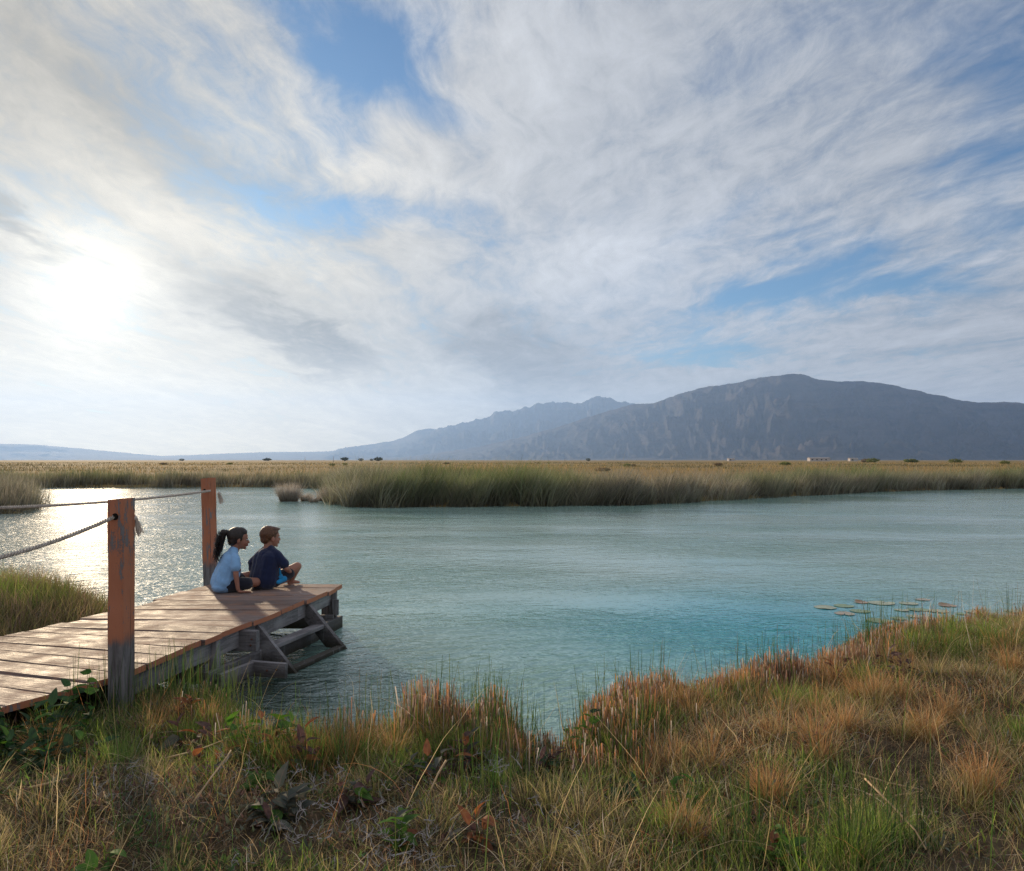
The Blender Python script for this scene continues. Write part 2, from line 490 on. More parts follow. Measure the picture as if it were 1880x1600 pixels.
def axis(segs):
    out = []
    for a, b, n in segs: out.append(np.linspace(a, b, n, endpoint=False))
    return np.concatenate(out)
gx = np.concatenate([axis([(-24000, -3000, 6), (-3000, -300, 12), (-300, -60, 22), (-60, -12, 60), (-12, -6.5, 36), (-6.5, 6.5, 150), (6.5, 12, 36), (12, 60, 60), (60, 300, 22), (300, 3000, 12)]), np.linspace(3000, 24000, 7)])
gy = np.concatenate([axis([(-60, -5, 8), (-5, 2, 20), (2, 9.5, 100), (9.5, 24, 18), (24, 58, 85), (58, 150, 40), (150, 900, 40), (900, 6000, 14)]), np.linspace(6000, 21700, 6)])
GX, GY = np.meshgrid(gx, gy)
GD = lake_sd(GX, GY).reshape(GX.shape)
GZ = ground_z(GX, GY, GD)
def grid_faces(ny, nx):
    i = np.arange(ny * nx).reshape(ny, nx)
    return np.stack([i[:-1, :-1], i[:-1, 1:], i[1:, 1:], i[1:, :-1]], -1).reshape(-1, 4)
me = mesh_np('ground', np.stack([GX, GY, GZ], -1).reshape(-1, 3), grid_faces(*GX.shape), True)
m, nt, out = new_mat('dry_meadow_soil')
P = geopos(nt)
x, y, z = sep(nt, P)
nA = noise(nt, P, 0.035, 6.0, 0.62); nB = noise(nt, P, 0.35, 5.0, 0.6); nC = noise(nt, P, 9.0, 5.0, 0.7); nD = noise(nt, mapping(nt, P, scale=(0.004, 0.012, 1)), 1.0, 6.0, 0.65)
far_c = mix(nt, nA.sstep(0.35, 0.62), (0.36, 0.245, 0.10), (0.22, 0.17, 0.075))
far_c = mix(nt, nB.sstep(0.48, 0.70) * 0.8, far_c, (0.12, 0.11, 0.045))
far_c = mix(nt, nD.sstep(0.45, 0.62) * 0.7, far_c, (0.30, 0.205, 0.095))
far_c = mix(nt, nD.sstep(0.56, 0.66) * y.sstep(80, 200) * 0.8, far_c, (0.070, 0.080, 0.035))
near_c = mix(nt, nC.sstep(0.35, 0.65), (0.050, 0.036, 0.022), (0.125, 0.092, 0.058))
c = mix(nt, y.sstep(11, 24), near_c, far_c)
c = mix(nt, z.sstep(-0.12, 0.03, 1.0, 0.0), c, (0.05, 0.055, 0.035))
principled(nt, out, c, 0.95, 0.1, bump(nt, nC + nB * 2.0, 0.8, 0.05))
tag(link('ground', me, m), kind='structure')

# ------------------------------------------------------------------ water
wx_ = axis([(-260, -60, 4), (-60, 60, 30)]); wx_ = np.append(wx_, [60, 260])
wy_ = np.append(axis([(1.5, 12, 8), (12, 80, 20)]), [80, 110])
WX, WY = np.meshgrid(wx_, wy_)
me = mesh_np('water', np.stack([WX, WY, WX * 0], -1).reshape(-1, 3), grid_faces(*WX.shape), True)
m, nt, out = new_mat('lake_water')
P = geopos(nt)
x, y, z = sep(nt, P)
wr = noise(nt, P, 0.5, 2.0, 0.5, color=True)
Pw = vadd(nt, P, vadd(nt, vadd(nt, wr, (.5, .5, .5), 'SUBTRACT'), (0.8, 0.8, 0), 'MULTIPLY'))
def rip(rot, sx, sy, sc, det, rough=0.55, dist=0.3):
    return noise(nt, mapping(nt, mapping(nt, Pw, rot=(0, 0, R(rot))), scale=(sx, sy, 1)), sc, det, rough, dist)
r1 = rip(-16, 0.50, 1.0, 5.6, 3.5, 0.6)
r2 = rip(22, 0.7, 1.0, 12.0, 3.0)
r3 = rip(-40, 0.7, 1.0, 2.2, 2.0)
calm = noise(nt, mapping(nt, P, scale=(0.10, 0.22, 1), rot=(0, 0, R(12))), 1.0, 3.0, 0.5)
gust = calm.sstep(0.36, 0.62, 0.28, 1.30)
lee = (x + y * 0.22).sstep(-6.0, 4.5, 1.7, 0.50)                 # the right side lies in the lee of the bank
hgt = (r1 * 1.0 + r2 * 0.40 + r3 * 0.5) * gust * lee * y.sstep(5.0, 12.0, 2.5, 1.0) * y.sstep(20.0, 31.0, 1.0, 0.6)
nm = bump(nt, hgt, 1.0, 0.06)
d1 = noise(nt, mapping(nt, P, scale=(0.16, 0.22, 1)), 1.0, 4.0, 0.5)
teal = mix(nt, d1.sstep(0.38, 0.62), (0.270, 0.455, 0.395), (0.350, 0.510, 0.450))
deep = ((((x - 2.8) * (1 / 2.6)).pow(2) + ((y - 8.7) * (1 / 2.8)).pow(2)) * -1.0).exp()
teal = mix(nt, deep * 0.95, teal, (0.030, 0.370, 0.470))
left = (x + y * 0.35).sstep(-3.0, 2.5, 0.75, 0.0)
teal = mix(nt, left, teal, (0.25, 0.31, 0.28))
pier_shade = (((x + 2.1) * (1 / 1.3)).pow(2) + ((y - 6.3) * (1 / 1.8)).pow(2)) * -1.0
teal = mix(nt, pier_shade.exp() * 0.9, teal, (0.006, 0.014, 0.008))  # boardwalk's shade and dark reflection put into the water colour
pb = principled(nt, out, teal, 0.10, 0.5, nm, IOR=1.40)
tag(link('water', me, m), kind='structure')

# ------------------------------------------------------------------ mountains
def range_mesh(ctrl, depth, nx, ny, seed, rough, mat, jag=1.0):
    """ctrl: (X, Y, crest height) in metres along a ridge; its front slope falls towards the plain over depth metres"""
    c = np.array(ctrl, float)
    L = np.concatenate([[0], np.cumsum(np.hypot(np.diff(c[:, 0]), np.diff(c[:, 1])))])
    ang = np.arctan2(c[:, 0], c[:, 1])
    u = np.linspace(ang[0], ang[-1], nx)
    Ls = np.interp(u, ang, L); CX = np.interp(u, ang, c[:, 0]); CY = np.interp(u, ang, c[:, 1]); crest = np.interp(u, ang, c[:, 2])
    k = max(1, int(nx * 0.004)); ker = np.ones(2 * k + 1) / (2 * k + 1)
    crest = np.convolve(np.pad(crest, k, mode='edge'), ker, 'valid')
    D = np.hypot(CX, CY); Dm = float(D.mean())
    crest = crest + (fbm(Ls / (Dm * 0.010 / (1 + .5 * (jag > 1))), Ls * 0 + seed, 4, seed, 0.6) - 0.5) * Dm * 0.0022 * rough * jag
    t = np.linspace(0, 1, ny)                                   # 0 foot, 0.84 crest, 1 behind
    TX, TT = np.meshgrid(Ls, t)
    up = np.clip(TT / 0.84, 0, 1); dn = np.clip((TT - 0.84) / 0.16, 0, 1)
    s = Dm * 0.040
    wv = (fbm(TX / s * 0.8, TT * 5, 3, seed + 60) - 0.5) * 1.8
    gul = ridged(TX / s + wv + TT * 2.2, TT * 3.4 + seed, 6, seed, 0.6)
    g2 = ridged(TX / s * 3.1 + wv * 2, TT * 5 + seed, 4, seed + 77, 0.6)
    big = ridged(TX / (s * 3.6) + wv + TT * 0.9, TT * 0.9 + seed * 2, 3, seed + 9)
    env = np.clip(up * (1 - up) * 4, 0, 1) ** 0.8 * (1 - dn)
    C = crest[None, :] * np.ones_like(TT)
    Z = C * (up ** 1.35 * (1 - dn) + env * ((gul - 0.45) * 0.38 + (g2 - 0.45) * 0.22 + (big - 0.45) * 0.26) * rough)
    Z = np.minimum(Z, C * (0.03 + 0.97 * up ** 0.55))           # spurs never stand above the crest line
    Z = np.maximum(Z, C * up * 0.12)
    Z[0] = -5
    edge = np.clip(np.minimum(np.arange(nx), np.arange(nx)[::-1]) / (nx * 0.02), 0, 1)
    off = (TT - 0.84) * depth + (fbm(TX / (s * 4), TT * 2, 3, seed + 4) - 0.5) * depth * 0.22 * np.clip((0.84 - TT) * 6, 0, 1)
    f = 1 + off / D[None, :]
    V = np.stack([CX[None, :] * f, CY[None, :] * f, Z * edge[None, :]], -1).reshape(-1, 3)
    me = mesh_np('mountain', V, grid_faces(ny, nx), True)
    return tag(link('mountain', me, mat), kind='structure')
m, nt, out = new_mat('mountain_rock')
P = geopos(nt)
x, y, z = sep(nt, P)
n1 = noise(nt, mapping(nt, P, scale=(1, 1, 2.2)), 0.0030, 9.0, 0.66, 0.4); n2 = noise(nt, P, 0.016, 6.0, 0.65)
str_ = noise(nt, mapping(nt, P, scale=(0.0006, 0.0006, 0.011)), 1.0, 5.0, 0.6)
c = mix(nt, n1.sstep(0.36, 0.62), (0.028, 0.030, 0.038), (0.070, 0.060, 0.062))  # darks tinted bluer than real rock, distance haze put into the colour
c = mix(nt, str_.sstep(0.52, 0.66) * 0.5, c, (0.13, 0.10, 0.085))
c = mix(nt, n2.sstep(0.62, 0.76) * 0.4, c, (0.12, 0.10, 0.09))
sl = noise(nt, mapping(nt, P, scale=(0.02, 0.004, 0.004)), 1.0, 2.0, 0.5)
c = mix(nt, (n1 * 0.5 + sl * 0.5).sstep(0.60, 0.72) * 0.4, c, (0.16, 0.12, 0.10))
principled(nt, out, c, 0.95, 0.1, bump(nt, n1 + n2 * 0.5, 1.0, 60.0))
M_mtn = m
def crest_pts(pts, dist):
    """bearing and height angles of a surveyed crest (tenths of a mil) -> world X, Y, height at the given distances"""
    out = []
    for a, h in pts:
        D = float(np.interp(a, [d[0] for d in dist], [d[1] for d in dist]))
        out.append((a / 1500 * D, D, h / 1500 * D))
    return out
# crest lines: (bearing, height angle) pairs and the distance along them in metres
main = crest_pts([(-300, -1), (-180, 7), (-60, 25), (20, 43), (90, 63), (145, 81), (200, 97), (225, 103), (260, 104), (310, 123), (350, 134), (410, 142), (450, 151), (490, 155), (515, 159), (535, 157), (555, 150), (600, 145), (640, 146), (670, 143), (720, 133), (780, 120), (820, 112), (850, 106), (910, 108), (960, 104), (1050, 80), (1210, 45), (1560, -1)], [(-300, 16500), (225, 12500), (490, 10000), (960, 9200)])
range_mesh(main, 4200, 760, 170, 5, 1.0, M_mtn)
mid = crest_pts([(-380, -1), (-335, 16), (-300, 24), (-240, 29), (-200, 32), (-175, 39), (-145, 55), (-105, 66), (-60, 76), (-37, 80), (-32, 89), (-15, 92), (-5, 90), (10, 95), (35, 100), (45, 104), (60, 104), (74, 110), (88, 106), (110, 107), (130, 106), (145, 114), (160, 118), (178, 116), (195, 108), (225, 106), (290, 93), (390, 55), (510, -1)], [(-380, 20300), (225, 18500), (510, 18500)])
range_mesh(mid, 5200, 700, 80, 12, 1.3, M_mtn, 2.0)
back = crest_pts([(-380, -1), (-280, 27), (-225, 35), (-195, 44), (-175, 56), (-150, 60), (-110, 55), (-40, 45), (60, -1)], [(-400, 20600), (60, 20000)])
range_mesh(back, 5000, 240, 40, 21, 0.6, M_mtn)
low = crest_pts([(-1440, 15), (-1140, 33), (-940, 30), (-880, 29), (-810, 23), (-725, 15), (-650, 8), (-600, 9), (-530, 12), (-440, 15), (-340, 16), (-240, 10), (-140, -1)], [(-1500, 20600), (0, 20600)])
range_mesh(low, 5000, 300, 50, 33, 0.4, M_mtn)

# ------------------------------------------------------------------ haze
bm = bmesh.new(); bmesh.ops.create_cube(bm, size=1.0)
for v in bm.verts:
    v.co = Vector((v.co.x * 64000, -800 + (v.co.y + 0.5) * 22600, -8.0 + (v.co.z + 0.5) * 1640.0))
m, nt, out = new_mat('air')
pv = nt.nodes.new('ShaderNodeVolumePrincipled')
pv.inputs['Color'].default_value = (0.36, 0.575, 1.0, 1)
pv.inputs['Density'].default_value = HAZE_DENSITY
pv.inputs['Anisotropy'].default_value = 0.40
nt.links.new(pv.outputs[0], out.inputs['Volume'])

tag(bm_obj('haze', bm, m), kind='stuff')

# ------------------------------------------------------------------ boardwalk
DECK = 0.45
walk = empty('boardwalk', (-2.6, 7.0, DECK))
tag(walk, 'weathered plank boardwalk curving out over the water from the left bank', 'boardwalk')
W0 = Vector((-2.6, 7.0, DECK))
edge_r = np.array([(-1.86, 8.90), (-1.90, 8.37), (-2.00, 7.82), (-2.10, 7.13), (-2.17, 6.82), (-2.27, 6.37), (-2.35, 5.9), (-2.43, 5.2), (-2.58, 4.85), (-2.79, 4.45), (-3.05, 4.05), (-3.4, 3.6)])
edge_l = np.array([(-3.30, 8.95), (-3.38, 8.3), (-3.49, 7.58), (-3.68, 6.95), (-3.93, 6.27), (-4.2, 5.65), (-4.6, 4.9), (-5.0, 4.2)])
def ex(e, y): return float(np.interp(-y, -e[:, 1], e[:, 0]))
def left_y(y): return y + float(np.interp(y, [3.6, 4.9, 5.4, 5.8, 6.3, 6.8, 7.5, 9.0], [0.66, 0.62, 0.55, 0.42, 0.27, 0.12, 0.0, 0.05]))
seams = [8.90, 8.64, 8.39, 8.13, 7.87, 7.61, 7.36, 7.11, 6.85, 6.61, 6.37, 6.12, 5.88, 5.64, 5.41, 5.18, 4.95, 4.72, 4.48, 4.25, 4.01, 3.78]
prng = random.Random(5)
def plank(y0, y1, k):
    """one deck board: rounded long edges, slight cup and warp, painted end grain"""
    gap = 0.0035 + prng.random() * 0.004
    jr, jl = prng.uniform(-0.018, 0.022), prng.uniform(-0.03, 0.03)
    r0, r1 = Vector((ex(edge_r, y0) + jr, y0 - gap)), Vector((ex(edge_r, y1) + jr, y1 + gap))
    ly0, ly1 = left_y(y0), left_y(y1)
    l0, l1 = Vector((ex(edge_l, ly0) + jl, ly0 - gap)), Vector((ex(edge_l, ly1) + jl, ly1 + gap))
    c = (r0 + r1 + l0 + l1) / 4
    ax = ((r0 + r1) / 2 - (l0 + l1) / 2).normalized(); ang = math.atan2(ax.y, ax.x)
    rot = Matrix.Rotation(-ang, 2)
    th = 0.042; warp = prng.uniform(-0.004, 0.004); tilt = prng.uniform(-0.003, 0.003); bow = prng.uniform(-0.012, 0.012)
    bm = bmesh.new(); rings = []
    nS = 14
    for i in range(nS + 1):
        t = i / nS
        a = l0.lerp(r0, t); b = l1.lerp(r1, t)
        w = bow * math.sin(t * math.pi)
        wob = 0.0025 * (mnoise.noise(Vector((t * 6, k * 3.1, 0))))
        ring = []
        for (f, zz) in ((0.0, -0.010), (0.035, -0.001), (0.5, -0.002), (0.965, -0.001), (1.0, -0.010), (0.995, -th), (0.005, -th)):
            p = a.lerp(b, f) + Vector((0, w + wob * (1 if f < 0.5 else -1)))
            q = rot @ (p - c)
            z = zz + warp * math.sin(t * 3 + k) + tilt * (f - 0.5) + 0.0022 * mnoise.noise(Vector((t * 9, f * 2 + k, 2.0)))
            ring.append(bm.verts.new((q.x, q.y, z)))
        rings.append(ring)
    n = 7
    for i in range(nS):
        for j in range(n):
            bm.faces.new((rings[i][j], rings[i][(j + 1) % n], rings[i + 1][(j + 1) % n], rings[i + 1][j]))
    for ring, s in ((rings[0], 1), (rings[-1], -1)):
        f = bm.faces.new(ring[::s]); f.material_index = 1
    o = bm_obj('plank', bm, [M_deck, M_edge], walk)
    o.location = Vector((c.x, c.y, DECK + prng.uniform(-0.002, 0.003))) - W0
    o.rotation_euler = (0, 0, ang)
    return o
for k in range(len(seams) - 1): plank(seams[k], seams[k + 1], k)

def timber_bm(L, w, h, bev=0.004, seed=0):
    """sawn timber of length L along x, slightly uneven"""
    bm = bmesh.new(); n = max(2, int(L / 0.25)); rings = []
    for i in range(n + 1):
        x = L * i / n; ring = []
        for (sy, sz) in ((-1, -1), (1, -1), (1, 1), (-1, 1)):
            for (dy, dz) in (((0, bev) if sy * sz > 0 else (bev, 0)), ((bev, 0) if sy * sz > 0 else (0, bev))):
                j = 0.0025 * mnoise.noise(Vector((x * 4, sy * 2 + seed, sz * 2)))
                ring.append(bm.verts.new((x, sy * (w / 2 - dy) + j, sz * (h / 2 - dz) + j)))
        rings.append(ring)
    for i in range(n):
        for j in range(8):
            bm.faces.new((rings[i][j], rings[i][(j + 1) % 8], rings[i + 1][(j + 1) % 8], rings[i + 1][j]))
    bm.faces.new(rings[0]); bm.faces.new(rings[-1][::-1])
    return bm
tseed = [0]
def timber(name, p0, p1, w, h, parent, mat=None, roll=0.0, pw0=None):
    """a squared timber from p0 to p1 (centre line), w across, h deep"""
    tseed[0] += 3
    p0, p1 = Vector(p0), Vector(p1); d = p1 - p0
    o = bm_obj(name, timber_bm(d.length, w, h, seed=tseed[0]), mat or M_struct, parent)
    if abs(d.normalized().z) > 0.999: q = Matrix.Rotation(math.atan2(-d.z, 0) , 3, 'Y') @ Matrix.Rotation(roll, 3, 'X')
    else:
        x = d.normalized(); y = Vector((0, 0, 1)).cross(x).normalized(); z = x.cross(y)
        q = Matrix((x, y, z)).transposed() @ Matrix.Rotation(roll, 3, 'X')
    base = pw0 if pw0 is not None else (W0 if parent is walk else Vector((0, 0, 0)))
    o.matrix_basis = Matrix.Translation(p0 - base) @ q.to_4x4()
    return o
def pt(e, y, off, z): return (ex(e, y) + off, y, z)
for (ya, yb) in ((8.85, 7.80), (7.80, 6.72), (6.72, 5.95), (5.95, 5.15)):
    timber('joist', pt(edge_r, ya, -0.065, 0.335), pt(edge_r, yb, -0.065, 0.335), 0.05, 0.14, walk)
for (ya, yb) in ((8.85, 7.5), (7.5, 6.3), (6.3, 5.2)):
    timber('joist', pt(edge_l, left_y(ya), 0.07, 0.335), pt(edge_l, left_y(yb), 0.07, 0.335), 0.05, 0.14, walk)
    a, b = pt(edge_l, left_y(ya), 0, .335), pt(edge_r, ya, 0, .335); c, d = pt(edge_l, left_y(yb), 0, .335), pt(edge_r, yb, 0, .335)
    timber('joist', (Vector(a) + Vector(b)) / 2, (Vector(c) + Vector(d)) / 2, 0.05, 0.14, walk)
def leg(x, y, w=0.08, top=0.405): timber('leg', (x, y, -0.9), (x, y, top), w, w, walk)
leg(-2.315, 6.33, 0.085); leg(-1.905, 8.72, 0.068); leg(-1.995, 8.77, 0.085); leg(-3.22, 8.74); leg(-3.42, 7.35); leg(-3.86, 6.15); leg(-2.50, 5.6)
leg(-2.60, 6.33); 
timber('end_beam', (-3.22, 8.84, 0.335), (-1.93, 8.83, 0.335), 0.05, 0.14, walk)
timber('ledger', (-2.31, 6.16, 0.135), (-2.155, 6.90, 0.125), 0.05, 0.12, walk)
timber('ledger', (-2.155, 6.90, 0.118), (-1.855, 8.82, 0.045), 0.055, 0.15, walk)
timber('ledger', (-2.225, 6.20, 0.120), (-2.085, 6.56, 0.128), 0.045, 0.11, walk)
timber('cross_beam', (-2.10, 6.575, 0.128), (-1.80, 6.52, 0.118), 0.045, 0.12, walk)
timber('cross_beam', (-2.75, 6.80, 0.318), (-2.085, 6.70, 0.318), 0.065, 0.165, walk)
timber('cross_beam', (-3.4, 6.46, 0.17), (-2.33, 6.24, 0.17), 0.05, 0.15, walk)
timber('cross_beam', (-3.2, 8.60, 0.10), (-1.88, 8.60, 0.10), 0.05, 0.14, walk)
timber('brace_block', (-1.872, 8.66, 0.16), (-1.872, 8.66, 0.32), 0.035, 0.07, walk)
# ladder: two raked stringers, a step half way and one at the water
lad = empty('ladder', (-2.1, 7.4, 0.0)); lad.parent = walk; lad.location = Vector((-2.1, 7.4, 0.0)) - W0
LB = Vector((-2.1, 7.4, 0.0))
def stringer(p0, p1, w, d):
    p0, p1 = Vector(p0), Vector(p1)
    dr = (p1 - p0).normalized()
    up = Vector((0, 0, 1)); side = up.cross(dr).normalized(); dep = dr.cross(side).normalized()
    if dep.z > 0: dep = -dep
    e = p1 + dr * 0.30; bm = bmesh.new()
    n = 8; rings = []
    for i in range(n + 1):
        t = i / n; c = p0.lerp(e, t); ring = []
        for (a, b) in ((-.5, 0.003), (-.46, 0), (.46, 0), (.5, 0.003), (.5, 1), (-.5, 1)):
            q = c + side * (a * w) + dep * (b * d if b > 0.01 else b)
            if i == 0 and b == 1: q = q + Vector((0, 0, 0))
            ring.append(bm.verts.new(q - LB))
        rings.append(ring)
    for i in range(n):
        for j in range(6): bm.faces.new((rings[i][j], rings[i][(j + 1) % 6], rings[i + 1][(j + 1) % 6], rings[i + 1][j]))
    bm.faces.new(rings[0]); bm.faces.new(rings[-1][::-1])
    # top cut level with the deck
    for v in rings[0]:
        if v.co.z + LB.z > 0.437: v.co.z = 0.437 - LB.z
    return bm_obj('stringer', bm, M_struct, lad)
stringer((-2.205, 7.00, 0.445), (-1.80, 6.90, -0.02), 0.042, 0.155)
stringer((-2.030, 8.02, 0.445), (-1.555, 7.76, -0.02), 0.042, 0.155)
timber('step', (-2.09, 6.985, 0.195), (-1.86, 7.90, 0.195), 0.115, 0.036, lad, pw0=LB)
timber('step', (-1.875, 6.94, 0.018), (-1.625, 7.80, 0.018), 0.085, 0.034, lad, pw0=LB)
for (x, y, z) in ((-1.95, 6.517, 0.125), (-1.87, 6.503, 0.135), (-2.12, 6.672, 0.34), (-2.13, 6.674, 0.29)):
    bm = bmesh.new(); bmesh.ops.create_icosphere(bm, subdivisions=2, radius=0.009)
    bm_obj('bolt', bm, M_bolt, walk, loc=Vector((x, y - 0.02, z)) - W0)

# ------------------------------------------------------------------ posts and ropes
def wooden_post(x, y, z0, z1, s, rz, tilt, hole_z, label):
    o = empty('wooden_post', (x, y, z0), rz); o.rotation_euler = (tilt[0], tilt[1], rz)
    tag(o, label, 'post', 'terracotta rope posts along the boardwalk')
    H = z1 - z0; n = 26; bm = bmesh.new(); rings = []
    b = 0.007
    for i in range(n + 1):
        z = H * i / n; ring = []
        for k, (sx, sy, dx, dy) in enumerate(((-1, -1, 0, b), (-1, -1, b, 0), (1, -1, -b, 0), (1, -1, 0, b), (1, 1, 0, -b), (1, 1, -b, 0), (-1, 1, b, 0), (-1, 1, 0, -b))):
            px, py = sx * s / 2 + dx, sy * s / 2 + dy
            j = 0.003 * mnoise.noise(Vector((px * 20, py * 20, z * 3 + x)))
            top = 0.010 * (px * 9) if i == n else 0
            ring.append(bm.verts.new((px + j, py + j * 0.6, z + top)))
        rings.append(ring)
    for i in range(n):
        for j in range(8): bm.faces.new((rings[i][j], rings[i][(j + 1) % 8], rings[i + 1][(j + 1) % 8], rings[i + 1][j]))
    f = bm.faces.new(rings[-1]); bm.faces.new(rings[0][::-1]); f.material_index = 1
    bm_obj('shaft', bm, [M_post, M_struct], o)
    bm = bmesh.new(); bmesh.ops.create_cone(bm, cap_ends=True, segments=18, radius1=0.021, radius2=0.021, depth=0.006)
    bm_obj('rope_hole', bm, M_dark, o, loc=(0.004, -s / 2 - 0.0015, hole_z - z0), rot=(R(90), 0, 0))
    return o
wooden_post(-2.405, 5.03, 0.12, 1.562, 0.113, R(-14.4), (0, 0), 1.455, 'terracotta painted post beside the near edge of the boardwalk, grey at its foot')
wooden_post(-3.285, 8.985, -0.8, 1.600, 0.116, R(-26), (R(0.2), R(-1.6)), 1.464, 'leaning terracotta post with flaking paint at the far corner behind the children')
wooden_post(-3.53, 2.78, 0.0, 1.56, 0.113, R(-25), (0, 0), 1.46, 'rope post at the shore end of the near side of the boardwalk')
wooden_post(-4.66, 4.92, 0.0, 1.62, 0.113, R(-25), (0, 0), 1.50, 'rope post at the shore end of the far side of the boardwalk')

def rope(p0, p1, sag, rad, label, knot_at, knot_dir):
    p0, p1 = Vector(p0), Vector(p1); L = (p1 - p0).length
    n = int(L / 0.0075); ax = (p1 - p0).normalized(); side = ax.cross(Vector((0, 0, 1))).normalized()
    pitch = 0.052; V = []; F = []; K = 6
    for s in range(3):
        for i in range(n + 1):
            t = i / n
            c = p0.lerp(p1, t) + Vector((0, 0, -4 * sag * t * (1 - t)))
            ph = 2 * math.pi * (t * L / pitch + s / 3)
            upv = Vector((0, 0, 1))
            c = c + (side * math.cos(ph) + upv * math.sin(ph)) * rad * 0.62
            fz = 1 + 0.12 * mnoise.noise(Vector((i * 0.9, s * 5, 0)))
            for k in range(K):
                a = 2 * math.pi * k / K
                V.append(c + (side * math.cos(a) + upv * math.sin(a)) * rad * 0.50 * fz)
            if i:
                b = (s * (n + 1) + i) * K
                for k in range(K): F.append((b - K + k, b - K + (k + 1) % K, b + (k + 1) % K, b + k))
    me = mesh_np('rope', [tuple(v - p0) for v in V], np.array(F), True)
    o = link('rope', me, M_rope, loc=p0); tag(o, label, 'rope', 'ropes strung between the boardwalk posts')
    bm = bmesh.new(); r = random.Random(int(L * 100))
    kd = Vector(knot_dir).normalized(); kp = Vector(knot_at)
    bmesh.ops.create_icosphere(bm, subdivisions=2, radius=rad * 1.5, matrix=Matrix.Translation(kp - p0))
    for _ in range(46):
        d = (kd * r.uniform(0.15, 1) + Vector((r.uniform(-.5, .5), r.uniform(-.5, .5), r.uniform(-1.5, -0.5)))).normalized()
        a = kp - p0 + Vector((r.uniform(-1, 1), r.uniform(-1, 1), r.uniform(-.6, .6))) * rad * 0.8
        prev = None; w = 0.0016; ln = r.uniform(0.03, 0.065)
        for s in range(5):
            q = a + d * (ln * s / 4) + Vector((0, 0, -0.06 * (s / 4) ** 2)) + Vector((mnoise.noise(a * 40 + Vector((s, 0, 0))), mnoise.noise(a * 40 + Vector((0, s, 9))), 0)) * 0.008
            v = [bm.verts.new(q + Vector((w, 0, 0))), bm.verts.new(q + Vector((-w / 2, w, 0))), bm.verts.new(q + Vector((-w / 2, -w, 0)))]
            if prev:
                for k in range(3): bm.faces.new((prev[k], prev[(k + 1) % 3], v[(k + 1) % 3], v[k]))
            prev = v
    me2 = bpy.data.meshes.new('frayed_end'); bm.to_mesh(me2); bm.free()
    link('frayed_end', me2, M_rope, o)
    return o
rope((-2.425, 4.985, 1.455), (-3.50, 2.83, 1.46), 0.215, 0.0125, 'pale rope sagging from the near post towards the shore', (-2.345, 5.075, 1.44), (1, .3, 0))
rope((-3.30, 8.93, 1.464), (-4.62, 4.98, 1.50), 0.070, 0.0130, 'twisted rope running from the far post along the far side of the boardwalk', (-3.225, 9.0, 1.43), (1, .3, 0))

# ------------------------------------------------------------------ the two children
def prim_bm(prims):
    bm = bmesh.new()
    for p in prims:
        if p[0] == 'cap':
            _, a, b, r0, r1 = p; a, b = Vector(a), Vector(b)
            d = (b - a).normalized() if (b - a).length > 1e-6 else Vector((0, 0, 1))
            u = d.orthogonal().normalized(); w = d.cross(u); rings = []
            for c, r, lo, hi in ((a, r0, -90, 0), (b, r1, 0, 90)):
                for k in range(5):
                    t = R(lo + (hi - lo) * k / 4)
                    if abs(abs(math.degrees(t)) - 90) < 1: rings.append([bm.verts.new(c + d * r * math.sin(t))]); continue
                    rings.append([bm.verts.new(c + d * r * math.sin(t) + (u * math.cos(q) + w * math.sin(q)) * r * math.cos(t)) for q in [2 * math.pi * j / 14 for j in range(14)]])
            for A, B in zip(rings, rings[1:]):
                for j in range(14):
                    k = (j + 1) % 14
                    if len(A) == 1: bm.faces.new((A[0], B[k], B[j]))
                    elif len(B) == 1: bm.faces.new((A[j], A[k], B[0]))
                    else: bm.faces.new((A[j], A[k], B[k], B[j]))
        else:
            c, r = Vector(p[1]), p[2]; M = Matrix.Translation(c)
            if len(p) > 3: M = M @ Euler([R(v) for v in p[3]]).to_matrix().to_4x4()
            bmesh.ops.create_icosphere(bm, subdivisions=3, radius=1.0, matrix=M @ Matrix.Diagonal((*r, 1)))
    return bm
def fused(name, prims, voxel, mat, parent, smooth=4, xf=None, tone=None, wrinkle=0.0, seed=0.0):
    """primitives melted into ONE continuous surface"""
    bm = prim_bm(prims)
    if xf is not None: bmesh.ops.transform(bm, matrix=xf, verts=bm.verts)
    me = bpy.data.meshes.new(name); bm.to_mesh(me); bm.free()
    o = bpy.data.objects.new(name, me); COL.objects.link(o)
    md = o.modifiers.new('r', 'REMESH'); md.mode = 'VOXEL'; md.voxel_size = voxel
    sm = o.modifiers.new('s', 'SMOOTH'); sm.iterations = smooth; sm.factor = 0.5
    dg = bpy.context.evaluated_depsgraph_get()
    m2 = bpy.data.meshes.new_from_object(o.evaluated_get(dg)); m2.name = name
    bpy.data.objects.remove(o); bpy.data.meshes.remove(me)
    if wrinkle:
        nrm = [v.normal.copy() for v in m2.vertices]
        for v, vn in zip(m2.vertices, nrm):
            c = v.co
            f = mnoise.noise(Vector((c.x * 9 + c.z * 6, c.y * 9, c.z * 16 + seed))) + 0.5 * mnoise.noise(c * 38 + Vector((seed, 0, 0)))
            v.co = c + vn * f * wrinkle
    for p in m2.polygons: p.use_smooth = True
    if tone is not None:
        n = len(m2.vertices); co = np.empty(n * 3, np.float32); m2.vertices.foreach_get('co', co)
        set_col(m2, tone(co.reshape(-1, 3)))
    o = link(name, m2, mat, parent)
    return o
